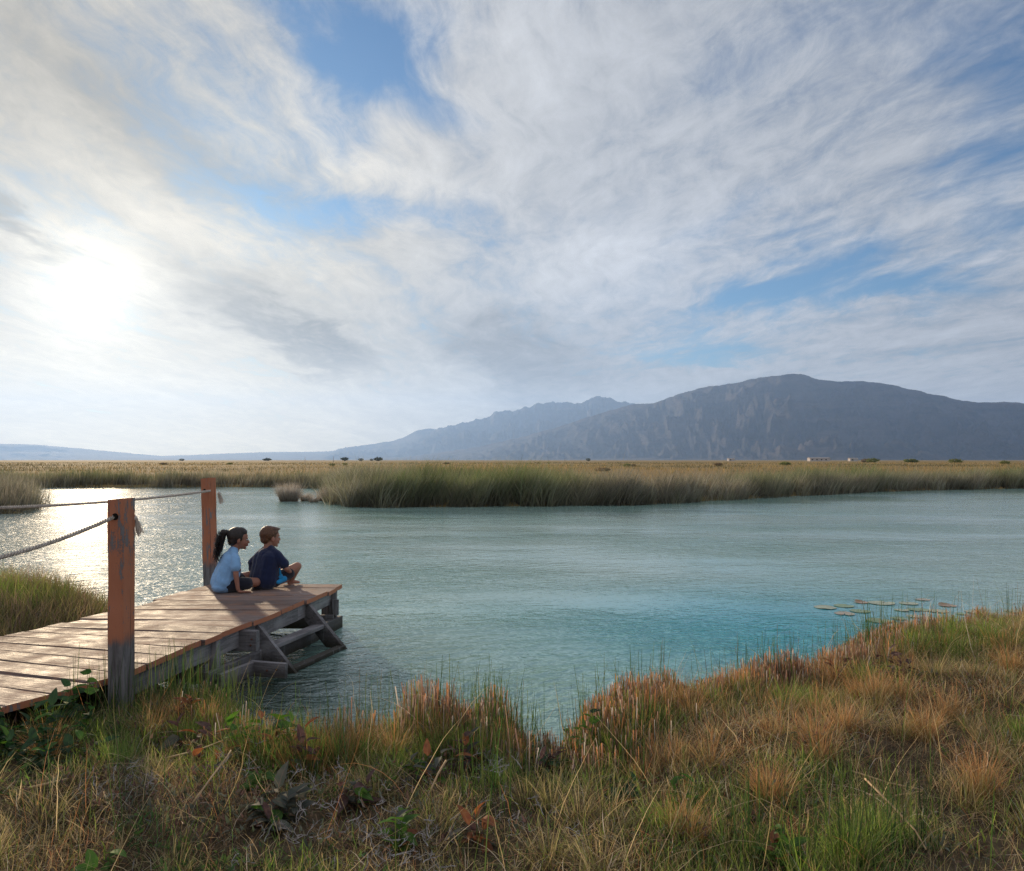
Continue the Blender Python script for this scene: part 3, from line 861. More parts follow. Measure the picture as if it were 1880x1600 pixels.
def skin_mat():
    m, nt, out = new_mat('skin')
    c = attr(nt); n = noise(nt, objco(nt), 40.0, 3.0, 0.6)
    c = mix(nt, n * 0.25, c, (0.30, 0.11, 0.07))
    principled(nt, out, c, 0.5, 0.35, bump(nt, n, 0.2, 0.001), **{'Subsurface Weight': 0.12, 'Subsurface Radius': (0.02, 0.008, 0.004), 'Subsurface Scale': 0.4})
    return m
M_skin = skin_mat()
def cloth_mat(name, col):
    m, nt, out = new_mat(name)
    n = noise(nt, objco(nt), 12.0, 4.0, 0.6, 0.6); f = noise(nt, objco(nt), 350.0, 2.0, 0.5)
    c = mix(nt, n.sstep(0.35, 0.65), tuple(x * .92 for x in col), tuple(min(1, x * 1.06) for x in col))
    principled(nt, out, c, 0.9, 0.12, bump(nt, n * 1.0 + f * 0.05, 0.7, 0.012), **{'Sheen Weight': 0.25, 'Sheen Roughness': 0.6})
    return m
def hair_mat(name, a, b):
    m, nt, out = new_mat(name)
    n = noise(nt, mapping(nt, objco(nt), scale=(50, 180, 130), rot=(0, R(25), 0)), 1.0, 4.0, 0.6, 0.3)
    c = mix(nt, n.sstep(0.35, 0.7), a, b)
    principled(nt, out, c, 0.42, 0.5, bump(nt, n, 0.9, 0.004))
    return m
M_hair_dark = hair_mat('dark_hair', (0.010, 0.006, 0.005), (0.040, 0.022, 0.015))
M_hair_brown = hair_mat('brown_hair', (0.060, 0.024, 0.011), (0.21, 0.085, 0.034))
M_shirt_blue = cloth_mat('light_blue_jersey', (0.27, 0.50, 0.82))
M_shirt_navy = cloth_mat('navy_jersey', (0.010, 0.017, 0.062))
M_short_dark = cloth_mat('dark_shorts', (0.016, 0.017, 0.030))
M_cyan = cloth_mat('cyan_panel', (0.015, 0.29, 0.62))
M_eye = simple_mat('eye_dark', (0.03, 0.018, 0.012), 0.2, 0.6, 0.0)
M_eyew = simple_mat('eye_white', (0.55, 0.52, 0.50), 0.25, 0.5, 0.0)
M_brow = simple_mat('brow', (0.035, 0.020, 0.014), 0.8, 0.1, 0.2)
M_orange = simple_mat('orange_print', (0.60, 0.20, 0.05), 0.8, 0.1, 0.1)
M_white = simple_mat('white_print', (0.75, 0.75, 0.75), 0.8, 0.1, 0.05)
def head_prims():
    return [('ell', (-.014, 0, .022), (.090, .070, .080)), ('ell', (.030, 0, .020), (.055, .057, .060)), ('ell', (.036, 0, -.028), (.049, .054, .072)),
            ('ell', (.040, 0, -.062), (.040, .043, .032)), ('ell', (.068, 0, -.089), (.015, .018, .013)),
            ('ell', (.056, .028, -.036), (.026, .021, .026)), ('ell', (.056, -.028, -.036), (.026, .021, .026)),
            ('cap', (.083, 0, .000), (.101, 0, -.030), .006, .0095), ('ell', (.092, .009, -.034), (.010, .007, .006)), ('ell', (.092, -.009, -.034), (.010, .007, .006)),
            ('ell', (.086, 0, -.054), (.012, .019, .0065)), ('ell', (.083, 0, -.065), (.012, .017, .0065)),
            ('ell', (.074, .024, .014), (.013, .022, .008)), ('ell', (.074, -.024, .014), (.013, .022, .008)),
            ('ell', (-.004, .070, -.020), (.016, .008, .026), (0, 8, 18)), ('ell', (-.004, -.070, -.020), (.016, .008, .026), (0, 8, -18)),
            ('cap', (-.018, 0, -.05), (-.035, 0, -.15), .040, .038)]
HS = 1.07
def xform_prims(prims, M):
    """the rotation is carried by sampling: capsules move exactly, ellipsoids keep their own rotation plus yaw"""
    k = M.to_scale()[0]; q = M.to_3x3().normalized(); out = []
    for p in prims:
        if p[0] == 'cap': out.append(('cap', M @ Vector(p[1]), M @ Vector(p[2]), p[3] * k, p[4] * k))
        else:
            r = Euler([R(v) for v in (p[3] if len(p) > 3 else (0, 0, 0))]).to_matrix()
            t = (q @ r).to_euler()
            out.append(('ell', M @ Vector(p[1]), tuple(v * k for v in p[2]), tuple(math.degrees(v) for v in t)))
    return out
def fingers(palm0, palm1, side, lens, rad, curl, up=Vector((0, 0, 1)), thumb_side=1):
    """four unequal fingers and a thumb growing out of a palm that runs palm0 -> palm1"""
    a, b = Vector(palm0), Vector(palm1); d = (b - a).normalized(); s = Vector(side).normalized(); out = []
    out += [('cap', a + s * 0.010, b + s * 0.017, 0.0125, 0.0095), ('cap', a - s * 0.010, b - s * 0.017, 0.0125, 0.0095), ('cap', a, b, 0.013, 0.010)]
    for k in range(4):
        o = (k - 1.5) / 1.5
        p = b + s * (o * 0.019); dd = (d + s * o * 0.22).normalized(); L = lens * (0.86, 1.0, 0.95, 0.76)[k]
        bend = up * (-curl)
        p1 = p + dd * L * 0.42; d2 = (dd + bend).normalized(); p2 = p1 + d2 * L * 0.33; d3 = (d2 + bend).normalized(); p3 = p2 + d3 * L * 0.25
        out += [('cap', p, p1, rad * 1.08, rad), ('cap', p1, p2, rad, rad * 0.92), ('cap', p2, p3, rad * 0.92, rad * 0.8)]
    t0 = a + s * thumb_side * 0.016 + d * 0.008; t1 = t0 + (s * thumb_side * 1.0 + d * 0.7).normalized() * 0.026; t2 = t1 + (s * thumb_side * 0.35 + d + up * (-curl * .6)).normalized() * 0.022
    out += [('cap', t0, t1, rad * 1.25, rad * 1.1), ('cap', t1, t2, rad * 1.1, rad * 0.85)]
    return out
def foot(ank, toe):
    a, t = Vector(ank), Vector(toe)
    d = (t - a); d.z = 0; d.normalize()
    return [('cap', a, a - Vector((0, 0, 0.012)) - d * 0.02, 0.026, 0.022), ('cap', a, t, 0.028, 0.014), ('cap', a + Vector((0, 0, .01)), a.lerp(t, .5), .026, .02)]

def person(loc, yaw, label, head_c, head_rot, body, tone_base, hair, hair_mat_, clothes, extra=()):
    o = empty('person', loc, R(yaw)); tag(o, label, 'person', 'children sitting on the end of the boardwalk')
    HM = Matrix.Translation(head_c) @ Euler([R(v) for v in head_rot]).to_matrix().to_4x4() @ Matrix.Scale(HS, 4)
    inv = np.array(HM.inverted())
    def tone(co):
        h = co @ inv[:3, :3].T + inv[:3, 3]
        c = np.tile(np.array(tone_base), (len(co), 1))
        lip = (h[:, 0] > .078) & (np.abs(h[:, 1]) < .02) & (h[:, 2] < -.047) & (h[:, 2] > -.073)
        c[lip] = np.array(tone_base) * (0.95, 0.50, 0.52)
        ck = np.exp(-(((h[:, 0] - .07) / .03) ** 2 + ((np.abs(h[:, 1]) - .045) / .02) ** 2 + ((h[:, 2] + .04) / .02) ** 2))
        c = c * (1 - ck[:, None] * np.array([0.0, 0.18, 0.18]))
        return c
    fused('body', body + xform_prims(head_prims(), HM), 0.0048, M_skin, o, 5, tone=tone)
    for s in (-1, 1):
        e = fused('eye', xform_prims([('ell', (.0735, s * .027, -.004), (.0125, .0135, .0075))], HM), 0.0016, M_eyew, o, 2)
        fused('iris', xform_prims([('ell', (.0805, s * .0265, -.0045), (.0062, .0068, .0066))], HM), 0.0014, M_eye, e, 2)
        fused('eyebrow', xform_prims([('cap', (.082, s * .012, .014), (.070, s * .040, .017), .0028, .0022)], HM), 0.0012, M_brow, o, 1)
    h = fused('hair', xform_prims(hair, HM), 0.0045, hair_mat_, o, 3, wrinkle=0.0022)
    for (nm, prims, vx, mt, wr, sd) in clothes: fused(nm, prims, vx, mt, o, 5, wrinkle=wr, seed=sd)
    return o, h, HM

# girl: sitting, leaning on her right hand, legs folded
g_body = [('ell', (0, 0, .09), (.10, .12, .085)), ('cap', (0, 0, .10), (.07, 0, .32), .085, .085), ('cap', (.085, .085, .355), (.085, -.085, .355), .038, .038), ('cap', (.085, 0, .36), (.125, 0, .43), .040, .036),
          ('cap', (.09, -.125, .35), (.078, -.180, .185), .033, .028), ('cap', (.078, -.180, .185), (.092, -.205, .045), .028, .019), ('cap', (.092, -.205, .045), (.105, -.207, .018), .019, .014),
          ('cap', (.09, .125, .35), (.085, .180, .185), .033, .028), ('cap', (.085, .180, .185), (.16, .190, .045), .028, .019),
          ('cap', (.04, -.075, .078), (.300, -.100, .085), .070, .048), ('cap', (.300, -.100, .083), (.300, .085, .050), .047, .030),
          ('cap', (.04, .075, .078), (.330, .150, .125), .070, .048), ('cap', (.330, .150, .125), (.355, -.03, .055), .046, .030)]
g_body += fingers((.108, -.208, .018), (.162, -.208, .014), (0, -1, 0), .062, .0068, 0.10, thumb_side=-1)
g_body += fingers((.165, .190, .03), (.215, .188, .016), (0, 1, 0), .060, .0068, 0.10, thumb_side=-1)
g_body += foot((.300, .085, .042), (.335, .175, .022)) + foot((.355, -.03, .042), (.43, -.08, .022))
g_hair = [('ell', (-.022, 0, .026), (.0895, .0755, .0865)), ('ell', (-.052, 0, -.028), (.048, .060, .050)), ('ell', (.012, 0, .062), (.064, .060, .050)), ('ell', (-.10, 0, .045), (.024, .026, .026)),
          ('cap', (-.105, 0, .050), (-.145, 0, .050), .024, .030), ('cap', (-.140, 0, .050), (-.152, 0, -.020), .026, .031), ('cap', (-.152, 0, -.020), (-.160, 0, -.095), .031, .028),
          ('cap', (-.160, 0, -.095), (-.168, 0, -.150), .025, .015), ('cap', (-.168, 0, -.150), (-.172, 0, -.180), .015, .007)]
g_shirt = [('cap', (-.010, .042, .098), (.060, .050, .300), .112, .092), ('cap', (-.010, -.042, .098), (.060, -.050, .300), .112, .092), ('cap', (.0, .0, .098), (.066, 0, .320), .114, .095), ('cap', (.075, .055, .335), (.075, -.055, .335), .066, .066),
           ('cap', (.085, .098, .352), (.085, -.098, .352), .046, .046), ('cap', (.085, .09, .362), (.095, .02, .405), .044, .048), ('cap', (.085, -.09, .362), (.095, -.02, .405), .044, .048), ('cap', (.088, 0, .385), (.104, 0, .418), .060, .050),
           ('cap', (.088, -.118, .348), (.080, -.160, .262), .047, .052), ('cap', (.088, .118, .348), (.083, .160, .262), .047, .052), ('ell', (-.045, -.05, .055), (.085, .095, .055)), ('ell', (.10, 0, .17), (.065, .10, .06))]
g_shorts = [('ell', (.02, 0, .07), (.115, .150, .068)), ('cap', (.05, -.078, .078), (.205, -.108, .080), .080, .066), ('cap', (.05, .078, .08), (.200, .118, .10), .080, .066)]
girl, ghair, GH = person((-2.955, 8.37, DECK + 0.002), 33, 'girl in a light blue T-shirt leaning on one hand, dark curly ponytail', (.150, 0, .536), (0, 6, -8), g_body, (0.36, 0.165, 0.115),
    g_hair, M_hair_dark, [('shirt', g_shirt, .0062, M_shirt_blue, .0042, 1.0), ('shorts', g_shorts, .0070, M_short_dark, .003, 4.0)])
fused('hair_tie', xform_prims([('ell', (-.116, 0, .052), (.009, .028, .029))], GH), 0.002, M_eye, girl, 2)
fused('shirt_print', [('ell', (.156, -.022, .245), (.006, .040, .052), (0, 10, 0))], 0.003, M_orange, girl, 2)
fused('shirt_print', [('ell', (.160, -.030, .200), (.006, .034, .030), (0, 10, 0))], 0.003, M_white, girl, 2)
def curls(HM, parent, mat, n, seed):
    r = random.Random(seed); bm = bmesh.new()
    for _ in range(n):
        f0 = r.uniform(0, 0.9); z0 = .07 - f0 * .26
        c = Vector((-.150 - f0 * 0.02 + r.uniform(-.035, .022), r.uniform(-.035, .035), z0)); ph = r.uniform(0, 6.28)
        L = r.uniform(.05, .10); rr = r.uniform(.005, .010); turns = r.uniform(1.0, 2.4); out = Vector((r.uniform(-1, .3), r.uniform(-.8, .8), 0)) * 0.028
        prev = None; w = r.uniform(.0010, .0022)
        for s in range(15):
            t = s / 14; q = c + out * math.sin(t * 2.4) + Vector((rr * math.cos(ph + t * turns * 6.28), rr * math.sin(ph + t * turns * 6.28), -L * t))
            q = HM @ q
            v = [bm.verts.new(q + Vector((w, 0, 0))), bm.verts.new(q + Vector((-w / 2, w, 0))), bm.verts.new(q + Vector((-w / 2, -w, 0)))]
            if prev:
                for k in range(3): bm.faces.new((prev[k], prev[(k + 1) % 3], v[(k + 1) % 3], v[k]))
            prev = v
    me = bpy.data.meshes.new('curl'); bm.to_mesh(me); bm.free()
    tag(link('curl', me, mat, parent), kind='stuff')
curls(GH, ghair, M_hair_dark, 420, 3)

# boy: sitting with his knees up, forearm across his shin
b_body = [('ell', (0, 0, .09), (.10, .12, .085)), ('cap', (0, 0, .10), (.045, 0, .33), .09, .085), ('cap', (.058, .095, .365), (.058, -.095, .365), .038, .038), ('cap', (.055, 0, .37), (.075, 0, .44), .040, .036),
          ('cap', (.062, -.13, .358), (.125, -.205, .205), .034, .029), ('cap', (.125, -.205, .205), (.262, -.118, .128), .029, .019), ('cap', (.262, -.118, .128), (.285, -.100, .120), .019, .013),
          ('cap', (.062, .13, .358), (.010, .240, .200), .034, .029), ('cap', (.010, .240, .200), (.20, .175, .13), .029, .020),
          ('cap', (.06, -.078, .085), (.325, -.130, .205), .070, .046), ('cap', (.325, -.130, .203), (.300, -.055, .045), .044, .026),
          ('cap', (.06, .078, .085), (.325, .130, .200), .070, .046), ('cap', (.325, .130, .198), (.300, .055, .045), .044, .026)]
b_body += fingers((.288, -.098, .122), (.322, -.066, .118), (.5, -.6, .75), .058, .0068, 0.45, up=Vector((.1, .2, 1)), thumb_side=1)
b_body += fingers((.20, .172, .13), (.245, .150, .125), (0, .3, 1), .058, .0068, 0.4, thumb_side=1)
b_body += foot((.300, -.055, .040), (.395, -.070, .020)) + foot((.300, .055, .040), (.395, .070, .020))
b_hair = [('ell', (-.022, 0, .030), (.090, .0765, .083)), ('ell', (-.058, 0, -.020), (.042, .058, .048)), ('ell', (.008, 0, .070), (.074, .062, .036)), ('ell', (.050, 0, .074), (.034, .048, .022)),
          ('cap', (.060, .02, .078), (.088, .02, .083), .014, .006), ('cap', (.060, -.02, .076), (.086, -.024, .078), .014, .006), ('cap', (.058, 0, .076), (.090, .0, .074), .014, .008), ('cap', (.02, -.058, .045), (.050, -.046, .050), .018, .012), ('cap', (.02, .058, .045), (.050, .046, .050), .018, .012)]
b_shirt = [('cap', (-.010, .050, .100), (.025, .062, .300), .120, .100), ('cap', (-.010, -.050, .100), (.025, -.062, .300), .120, .100), ('cap', (-.018, 0, .100), (.028, 0, .320), .120, .104), ('cap', (.045, .065, .340), (.045, -.065, .340), .070, .070),
           ('cap', (.058, .112, .365), (.058, -.112, .365), .046, .046), ('cap', (.055, .10, .370), (.058, .02, .405), .045, .048), ('cap', (.055, -.10, .370), (.058, -.02, .405), .045, .048), ('cap', (.055, 0, .385), (.064, 0, .412), .060, .048),
           ('cap', (.062, -.125, .355), (.108, -.182, .258), .048, .054), ('cap', (.062, .125, .355), (.020, .215, .250), .048, .056), ('cap', (.020, .215, .250), (.012, .225, .19), .055, .040)]
b_shorts = [('ell', (.02, 0, .072), (.120, .152, .070)), ('cap', (.06, -.082, .085), (.222, -.115, .142), .080, .066), ('cap', (.06, .082, .085), (.222, .115, .142), .080, .066)]
boy, bhair, BH = person((-2.605, 8.60, DECK + 0.002), 54, 'boy in a navy T-shirt with knees drawn up, short brown hair', (.075, 0, .534), (0, 2, -12), b_body, (0.44, 0.21, 0.15),
    b_hair, M_hair_brown, [('shirt', b_shirt, .0062, M_shirt_navy, .0042, 2.0), ('shorts', b_shorts, .0070, M_short_dark, .003, 5.0),
    ('side_panel', [('cap', (.050, -.160, .070), (.125, -.160, .095), .022, .034), ('cap', (.09, -.155, .12), (.10, -.150, .14), .030, .012), ('cap', (.085, -.150, .15), (.08, -.148, .21), .014, .008)], .003, M_cyan, .001, 3.0)])

# ------------------------------------------------------------------ vegetation helpers
def gint(F, x, y):
    i = np.clip(np.searchsorted(gx, x) - 1, 0, len(gx) - 2); j = np.clip(np.searchsorted(gy, y) - 1, 0, len(gy) - 2)
    fx = (x - gx[i]) / (gx[i + 1] - gx[i]); fy = (y - gy[j]) / (gy[j + 1] - gy[j])
    return (F[j, i] * (1 - fx) + F[j, i + 1] * fx) * (1 - fy) + (F[j + 1, i] * (1 - fx) + F[j + 1, i + 1] * fx) * fy
def gz(x, y): return gint(GZ, x, y)
def gd(x, y): return gint(GD, x, y)
def strips(name, base, length, width, az, th0, kap, c0, c1, segs=3, mat=None, tip=0.12, wob=0.0, kpow=1.0, stuff=True, label=None, cat=None, parent=None):
    """curved blades as tapered strips. az: heading of the lean, th0: first tilt from the vertical, kap: added tilt towards the tip"""
    n = len(base); base = np.asarray(base, float)
    ca, sa = np.cos(az), np.sin(az); fa = az + np.pi / 2 + rng.normal(0, 0.7, n)
    wxv, wyv = np.cos(fa), np.sin(fa)
    P = base.copy(); V = np.zeros((n, (segs + 1) * 2, 3)); C = np.zeros((n, (segs + 1) * 2, 3))
    wz = rng.normal(0, 0.25, n)
    for s in range(segs + 1):
        t = s / segs
        w = width * (1 - (1 - tip) * t ** 1.6) * 0.5
        V[:, 2 * s] = P - np.stack([wxv * w, wyv * w, wz * w], 1)
        V[:, 2 * s + 1] = P + np.stack([wxv * w, wyv * w, wz * w], 1)
        cc = c0 * (1 - t) + c1 * t
        C[:, 2 * s] = cc; C[:, 2 * s + 1] = cc
        th = th0 + kap * ((s + 0.5) / segs) ** kpow
        L = length / segs
        aa = az + (rng.normal(0, wob, n) if wob else 0)
        P = P + np.stack([np.cos(aa) * np.sin(th) * L, np.sin(aa) * np.sin(th) * L, np.cos(th) * L], 1)
    k = (segs + 1) * 2; fs = []
    if tip <= .2:                                    # pointed blades end in a single vertex
        V[:, k - 2] = (V[:, k - 2] + V[:, k - 1]) * .5
        V = V[:, :k - 1]; C = C[:, :k - 1]; k -= 1
        off = (np.arange(n) * k)[:, None]
        F = [np.concatenate([np.array([2 * s, 2 * s + 1, 2 * s + 3, 2 * s + 2])[None, :] + off for s in range(segs - 1)]), np.array([2 * segs - 2, 2 * segs - 1, 2 * segs])[None, :] + off]
    else:
        off = (np.arange(n) * k)[:, None]
        F = np.concatenate([np.array([2 * s, 2 * s + 1, 2 * s + 3, 2 * s + 2])[None, :] + off for s in range(segs)])
    me = mesh_np(name, V.reshape(-1, 3), F, True)
    set_col(me, C.reshape(-1, 3))
    o = link(name, me, mat or M_grass, parent)
    if stuff: o['kind'] = 'stuff'
    if label: tag(o, label, cat)
    return o
class Bag:
    """collects blades from many calls so that they become one mesh"""
    def __init__(s): s.a = []
    def add(s, base, length, width, az, th0, kap, c0, c1):
        n = len(base); f = lambda v: np.broadcast_to(np.asarray(v, float), (n,)).copy(); g = lambda v: np.broadcast_to(np.asarray(v, float), (n, 3)).copy()
        s.a.append((np.asarray(base, float), f(length), f(width), f(az), f(th0), f(kap), g(c0), g(c1)))
    def build(s, name, **kw):
        z = [np.concatenate([a[i] for a in s.a]) for i in range(8)]
        return strips(name, *z[:8], **kw)
def pal(n, cols, jit=0.18, w=None):
    cols = np.minimum(np.array(cols, float) * 1.24, .80); k = rng.choice(len(cols), n, p=w)
    return cols[k] * (1 + rng.normal(0, jit, (n, 1))) .clip(0.4, 1.8)
def U(n, a, b): return rng.uniform(a, b, n)
def on_walk(x, y):
    """True where the boardwalk covers the ground"""
    l = np.interp(-y, -edge_l[:, 1], edge_l[:, 0]); r = np.interp(-y, -edge_r[:, 1], edge_r[:, 0])
    return (x > l - 0.05) & (x < r + 0.02) & (y > 3.4) & (y < 9)
plant_at = np.array([(-1.32, 4.28, .2), (-1.56, 4.06, .14), (-1.02, 4.08, .12), (-.92, 3.42, .2), (-.66, 3.6, .16), (-.42, 3.95, .14), (-.22, 4.05, .13), (-.45, 3.15, .15), (-.1, 3.2, .12), (.22, 4.12, .14), (.42, 4.5, .14), (2.62, 5.62, .16), (2.3, 5.75, .1),
    (-1.8, 4.45, .2), (-1.98, 5.02, .14), (-2.55, 4.35, .35), (-2.28, 4.1, .26), (-1.15, 3.8, .12), (.98, 3.02, .1), (-1.42, 2.92, .12), (.48, 3.68, .12)])
def off_plants(x, y):
    """thins the grass where a leafy plant grows"""
    f = np.ones(len(x))
    for a, b, r in plant_at: f *= 1 - .85 * np.exp(-(((x - a) / r) ** 2 + ((y - b + r * .5) / (r * 1.3)) ** 2) ** 2)
    return f
def near_pts(n, y0=2.1, y1=9.6, dmin=0.0, dmax=99, keep=None, margin=1.6):
    xs = []; tot = 0
    while tot < n:
        m = n * 3
        y = U(m, y0, y1); x = U(m, -9, 9)
        ok = np.abs(x) < 0.66 * y + margin
        x, y = x[ok], y[ok]; d = gd(x, y)
        ok = (d > dmin) & (d < dmax) & ~on_walk(x, y)
        x, y, d = x[ok], y[ok], d[ok]
        ok = rng.random(len(x)) < off_plants(x, y); x, y, d = x[ok], y[ok], d[ok]
        if keep is not None:
            ok = rng.random(len(x)) < keep(x, y, d); x, y, d = x[ok], y[ok], d[ok]
        xs.append(np.stack([x, y, d], 1)); tot += len(x)
    a = np.concatenate(xs)[:n]
    return a[:, 0], a[:, 1], a[:, 2]
TAN = (0.45, 0.335, 0.165); STRAW = (0.66, 0.50, 0.28); OLIVE = (0.215, 0.225, 0.060); GREEN = (0.135, 0.235, 0.038); DGREEN = (0.045, 0.095, 0.022)
RUSSET = (0.45, 0.205, 0.088); BROWN = (0.150, 0.090, 0.050); MAUVE = (0.33, 0.205, 0.165); GREY = (0.46, 0.41, 0.365); LIME = (0.28, 0.38, 0.055)
def gm(x, y): return fbm(x * 0.9 + 10, y * 0.9, 3, 51) + 0.07 * np.clip(-x, 0, 1)          # green patches
def rm(x, y): return fbm(x * 1.3 + 30, y * 1.3, 3, 63)          # russet patches
INNER = lambda x, y, d: np.where((x < -3.2) & (y > 5.5), 0.0, 1.0)

# thatch: a mat of dry bent grass, many short blades lying every way
n = 116000
x, y, d = near_pts(n, dmin=0.02, keep=lambda x, y, d: INNER(x, y, d) * np.clip((fbm(x * 2.6, y * 2.6, 3, 71) - .28) * 3.2, 0.10, 1))
g = gm(x, y); col = pal(n, [TAN, BROWN, OLIVE, STRAW, GREY], 0.22, [0.26, 0.27, 0.28, 0.12, 0.07])
col *= (0.60 + 0.85 * fbm(x * 4.2, y * 4.2, 3, 203))[:, None]
greenish = rng.random(n) < np.clip((g - 0.42) * 3.5, 0.05, 0.75)
col[greenish] = pal(int(greenish.sum()), [OLIVE, GREEN, LIME], 0.2, [0.5, 0.4, 0.1])
rus = rng.random(n) < np.clip((rm(x, y) - 0.55) * 3 + 0.03 * (x > 1), 0, 0.35)
col[rus] = pal(int(rus.sum()), [RUSSET, TAN], 0.2)
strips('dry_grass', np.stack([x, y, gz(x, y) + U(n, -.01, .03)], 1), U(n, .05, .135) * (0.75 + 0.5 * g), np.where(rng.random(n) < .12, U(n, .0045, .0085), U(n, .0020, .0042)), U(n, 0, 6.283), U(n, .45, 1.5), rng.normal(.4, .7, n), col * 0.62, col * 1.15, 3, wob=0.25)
# standing green and olive grass in patches
n = 50000
x, y, d = near_pts(n, dmin=0.03, keep=lambda x, y, d: INNER(x, y, d) * np.clip((gm(x, y) - 0.40) * 5, 0.06, 1) * np.clip((fbm(x * 3.4, y * 3.4, 3, 81) - .34) * 4, 0.04, 1))
lf = np.where(x < -1.0, 1.15, 1.0)
c0 = pal(n, [DGREEN, GREEN, OLIVE], 0.2, [0.4, 0.35, 0.25]); c1 = pal(n, [GREEN, LIME, TAN, OLIVE], 0.2, [0.35, 0.2, 0.25, 0.2])
strips('green_grass', np.stack([x, y, gz(x, y) - .01], 1), U(n, .05, .16) * lf, U(n, .0024, .0058), U(n, 0, 6.283), U(n, .02, .45), U(n, 0, 1.2), c0, c1, 3, wob=0.12)

# tufts: fans of fine blades out of one root
bag = Bag()
def tuft(x, y, nb, L, spread, cols0, cols1, droop=1.0, w=0.0024, rad=0.05, lean=(0, 0)):
    a = U(nb, 0, 6.283); r = rad * np.sqrt(U(nb, 0, 1))
    px, py = x + np.cos(a) * r, y + np.sin(a) * r
    az_ = a + rng.normal(0, .5, nb)
    bag.add(np.stack([px, py, gz(px, py) - .01], 1), L * U(nb, .55, 1.15), w * U(nb, .7, 1.4), az_, spread * (r / rad) * U(nb, .3, 1.1) + .03, droop * np.abs(rng.normal(.6, .5, nb)), pal(nb, cols0, .15), pal(nb, cols1, .2))
russ = [(1.55, 5.35), (1.95, 5.55), (2.35, 5.75), (1.2, 5.1), (0.9, 4.95), (1.7, 4.9), (2.1, 5.1), (1.35, 4.35), (1.62, 4.15), (1.05, 4.05), (2.25, 4.45), (2.6, 4.75), (1.9, 4.55), (2.45, 5.25), (0.75, 3.95), (3.3, 5.2), (3.0, 4.4),
        (1.1, 3.55), (2.1, 3.75), (3.6, 5.7), (-2.15, 5.0), (-1.95, 4.75), (-1.75, 4.9), (-0.45, 4.35), (-0.15, 4.5), (2.9, 3.6), (0.55, 3.3), (-2.35, 4.35), (-1.2, 4.2), (1.45, 5.55), (2.8, 5.9), (-0.9, 4.45)]
for (tx, ty) in russ:
    for _ in range(2):
        tuft(tx + rng.normal(0, .10), ty + rng.normal(0, .08), int(U(1, 90, 190)[0]), U(1, .17, .30)[0], .55, [(0.17, .145, .04), (0.26, .13, .05)], [RUSSET, (0.60, .33, .14), TAN], 1.1)
tx, ty, td = near_pts(240, 2.4, 8.5, .15, 9, keep=lambda x, y, d: INNER(x, y, d))
for a, b, c in zip(tx, ty, td):
    q = gm(np.array([a]), np.array([b]))[0]
    if q > 0.5: tuft(a, b, int(U(1, 70, 160)[0]), U(1, .14, .27)[0], .5, [DGREEN, GREEN], [GREEN, LIME, OLIVE], .8, w=.003)
    else: tuft(a, b, int(U(1, 60, 140)[0]), U(1, .13, .26)[0], .7, [BROWN, OLIVE], [TAN, STRAW, OLIVE], 1.3)
for (tx_, ty_, nb, L) in ((-1.25, 4.15, 260, .30), (-1.05, 4.3, 240, .30), (-.85, 4.2, 200, .28), (-1.4, 4.35, 160, .26), (0.62, 4.55, 240, .24), (0.75, 4.75, 240, .22), (0.5, 4.35, 160, .2), (-1.0, 4.05, 180, .28), (1.3, 5.2, 150, .2), (3.4, 6.5, 300, .22), (3.8, 6.3, 300, .22), (4.2, 6.5, 260, .22), (3.1, 6.3, 200, .2)):
    tuft(tx_, ty_, nb, L, .5, [DGREEN, (0.05, .075, .02)], [GREEN, (0.11, .15, .03), RUSSET], .5, w=.0036, rad=.12)
bag.build('grass_tufts', segs=3, mat=M_grass, wob=0.08)

# stubble: stiff cut-off rush stems packed along the water's edge
def stub_keep(x, y, d):
    k = np.exp(-(d / 0.30) ** 2)
    k *= np.where(x < -0.65, 0.22, 1.0)
    return k * INNER(x, y, d)
n = 21000
x, y, d = near_pts(n, 3.9, 9.4, 0.0, 0.9, keep=stub_keep)
low_ = np.clip(fbm(x * 4, y * 4, 3, 91) * 1.5, .3, 1.25)
hgt_ = np.where((x > -0.62) & (x < 0.12), 0.30, 0.22) * low_
c0 = pal(n, [BROWN, (0.07, .045, .03), DGREEN], .2); c1 = pal(n, [MAUVE, RUSSET, GREY, (0.27, .15, .10), OLIVE], .2, [.34, .24, .14, .2, .08])
strips('rush_stubble', np.stack([x, y, gz(x, y) - .03], 1), hgt_ * U(n, .55, 1.15), U(n, .0040, .0075), U(n, 0, 6.283), np.abs(rng.normal(0, .13, n)), rng.normal(0, .08, n), c0, c1, 2, tip=.8)
# live rush stems: tall, dark green, nearly straight
n = 1500
x, y, d = near_pts(n, 2.3, 9.3, 0.0, 2.2, keep=lambda x, y, d: (np.exp(-(d / .35) ** 2) * 0.9 + .02) * np.clip((fbm(x * 2.2, y * 2.2, 2, 99) - .42) * 6, .04, 1) * INNER(x, y, d))
ex_ = [(1.05, 3.05), (1.2, 3.0), (1.35, 3.1), (0.9, 3.15), (1.55, 3.15), (-.1, 3.6), (-.2, 4.5), (.02, 4.7), (-2.2, 5.1), (-2.35, 4.95), (-2.1, 5.3), (-2.5, 4.9)]
for (a, b) in ex_:
    k = 26; x = np.append(x, a + rng.normal(0, .09, k)); y = np.append(y, b + rng.normal(0, .07, k))
n = len(x)
strips('rush_stems', np.stack([x, y, gz(x, y) - .02], 1), U(n, .20, .46), U(n, .0036, .0058), U(n, 0, 6.283), np.abs(rng.normal(0, .12, n)), rng.normal(0, .12, n), pal(n, [DGREEN, (.02, .05, .015)], .2), pal(n, [(.05, .10, .02), (.10, .13, .03), (.13, .09, .04)], .2, [.6, .3, .1]), 3, tip=.35)
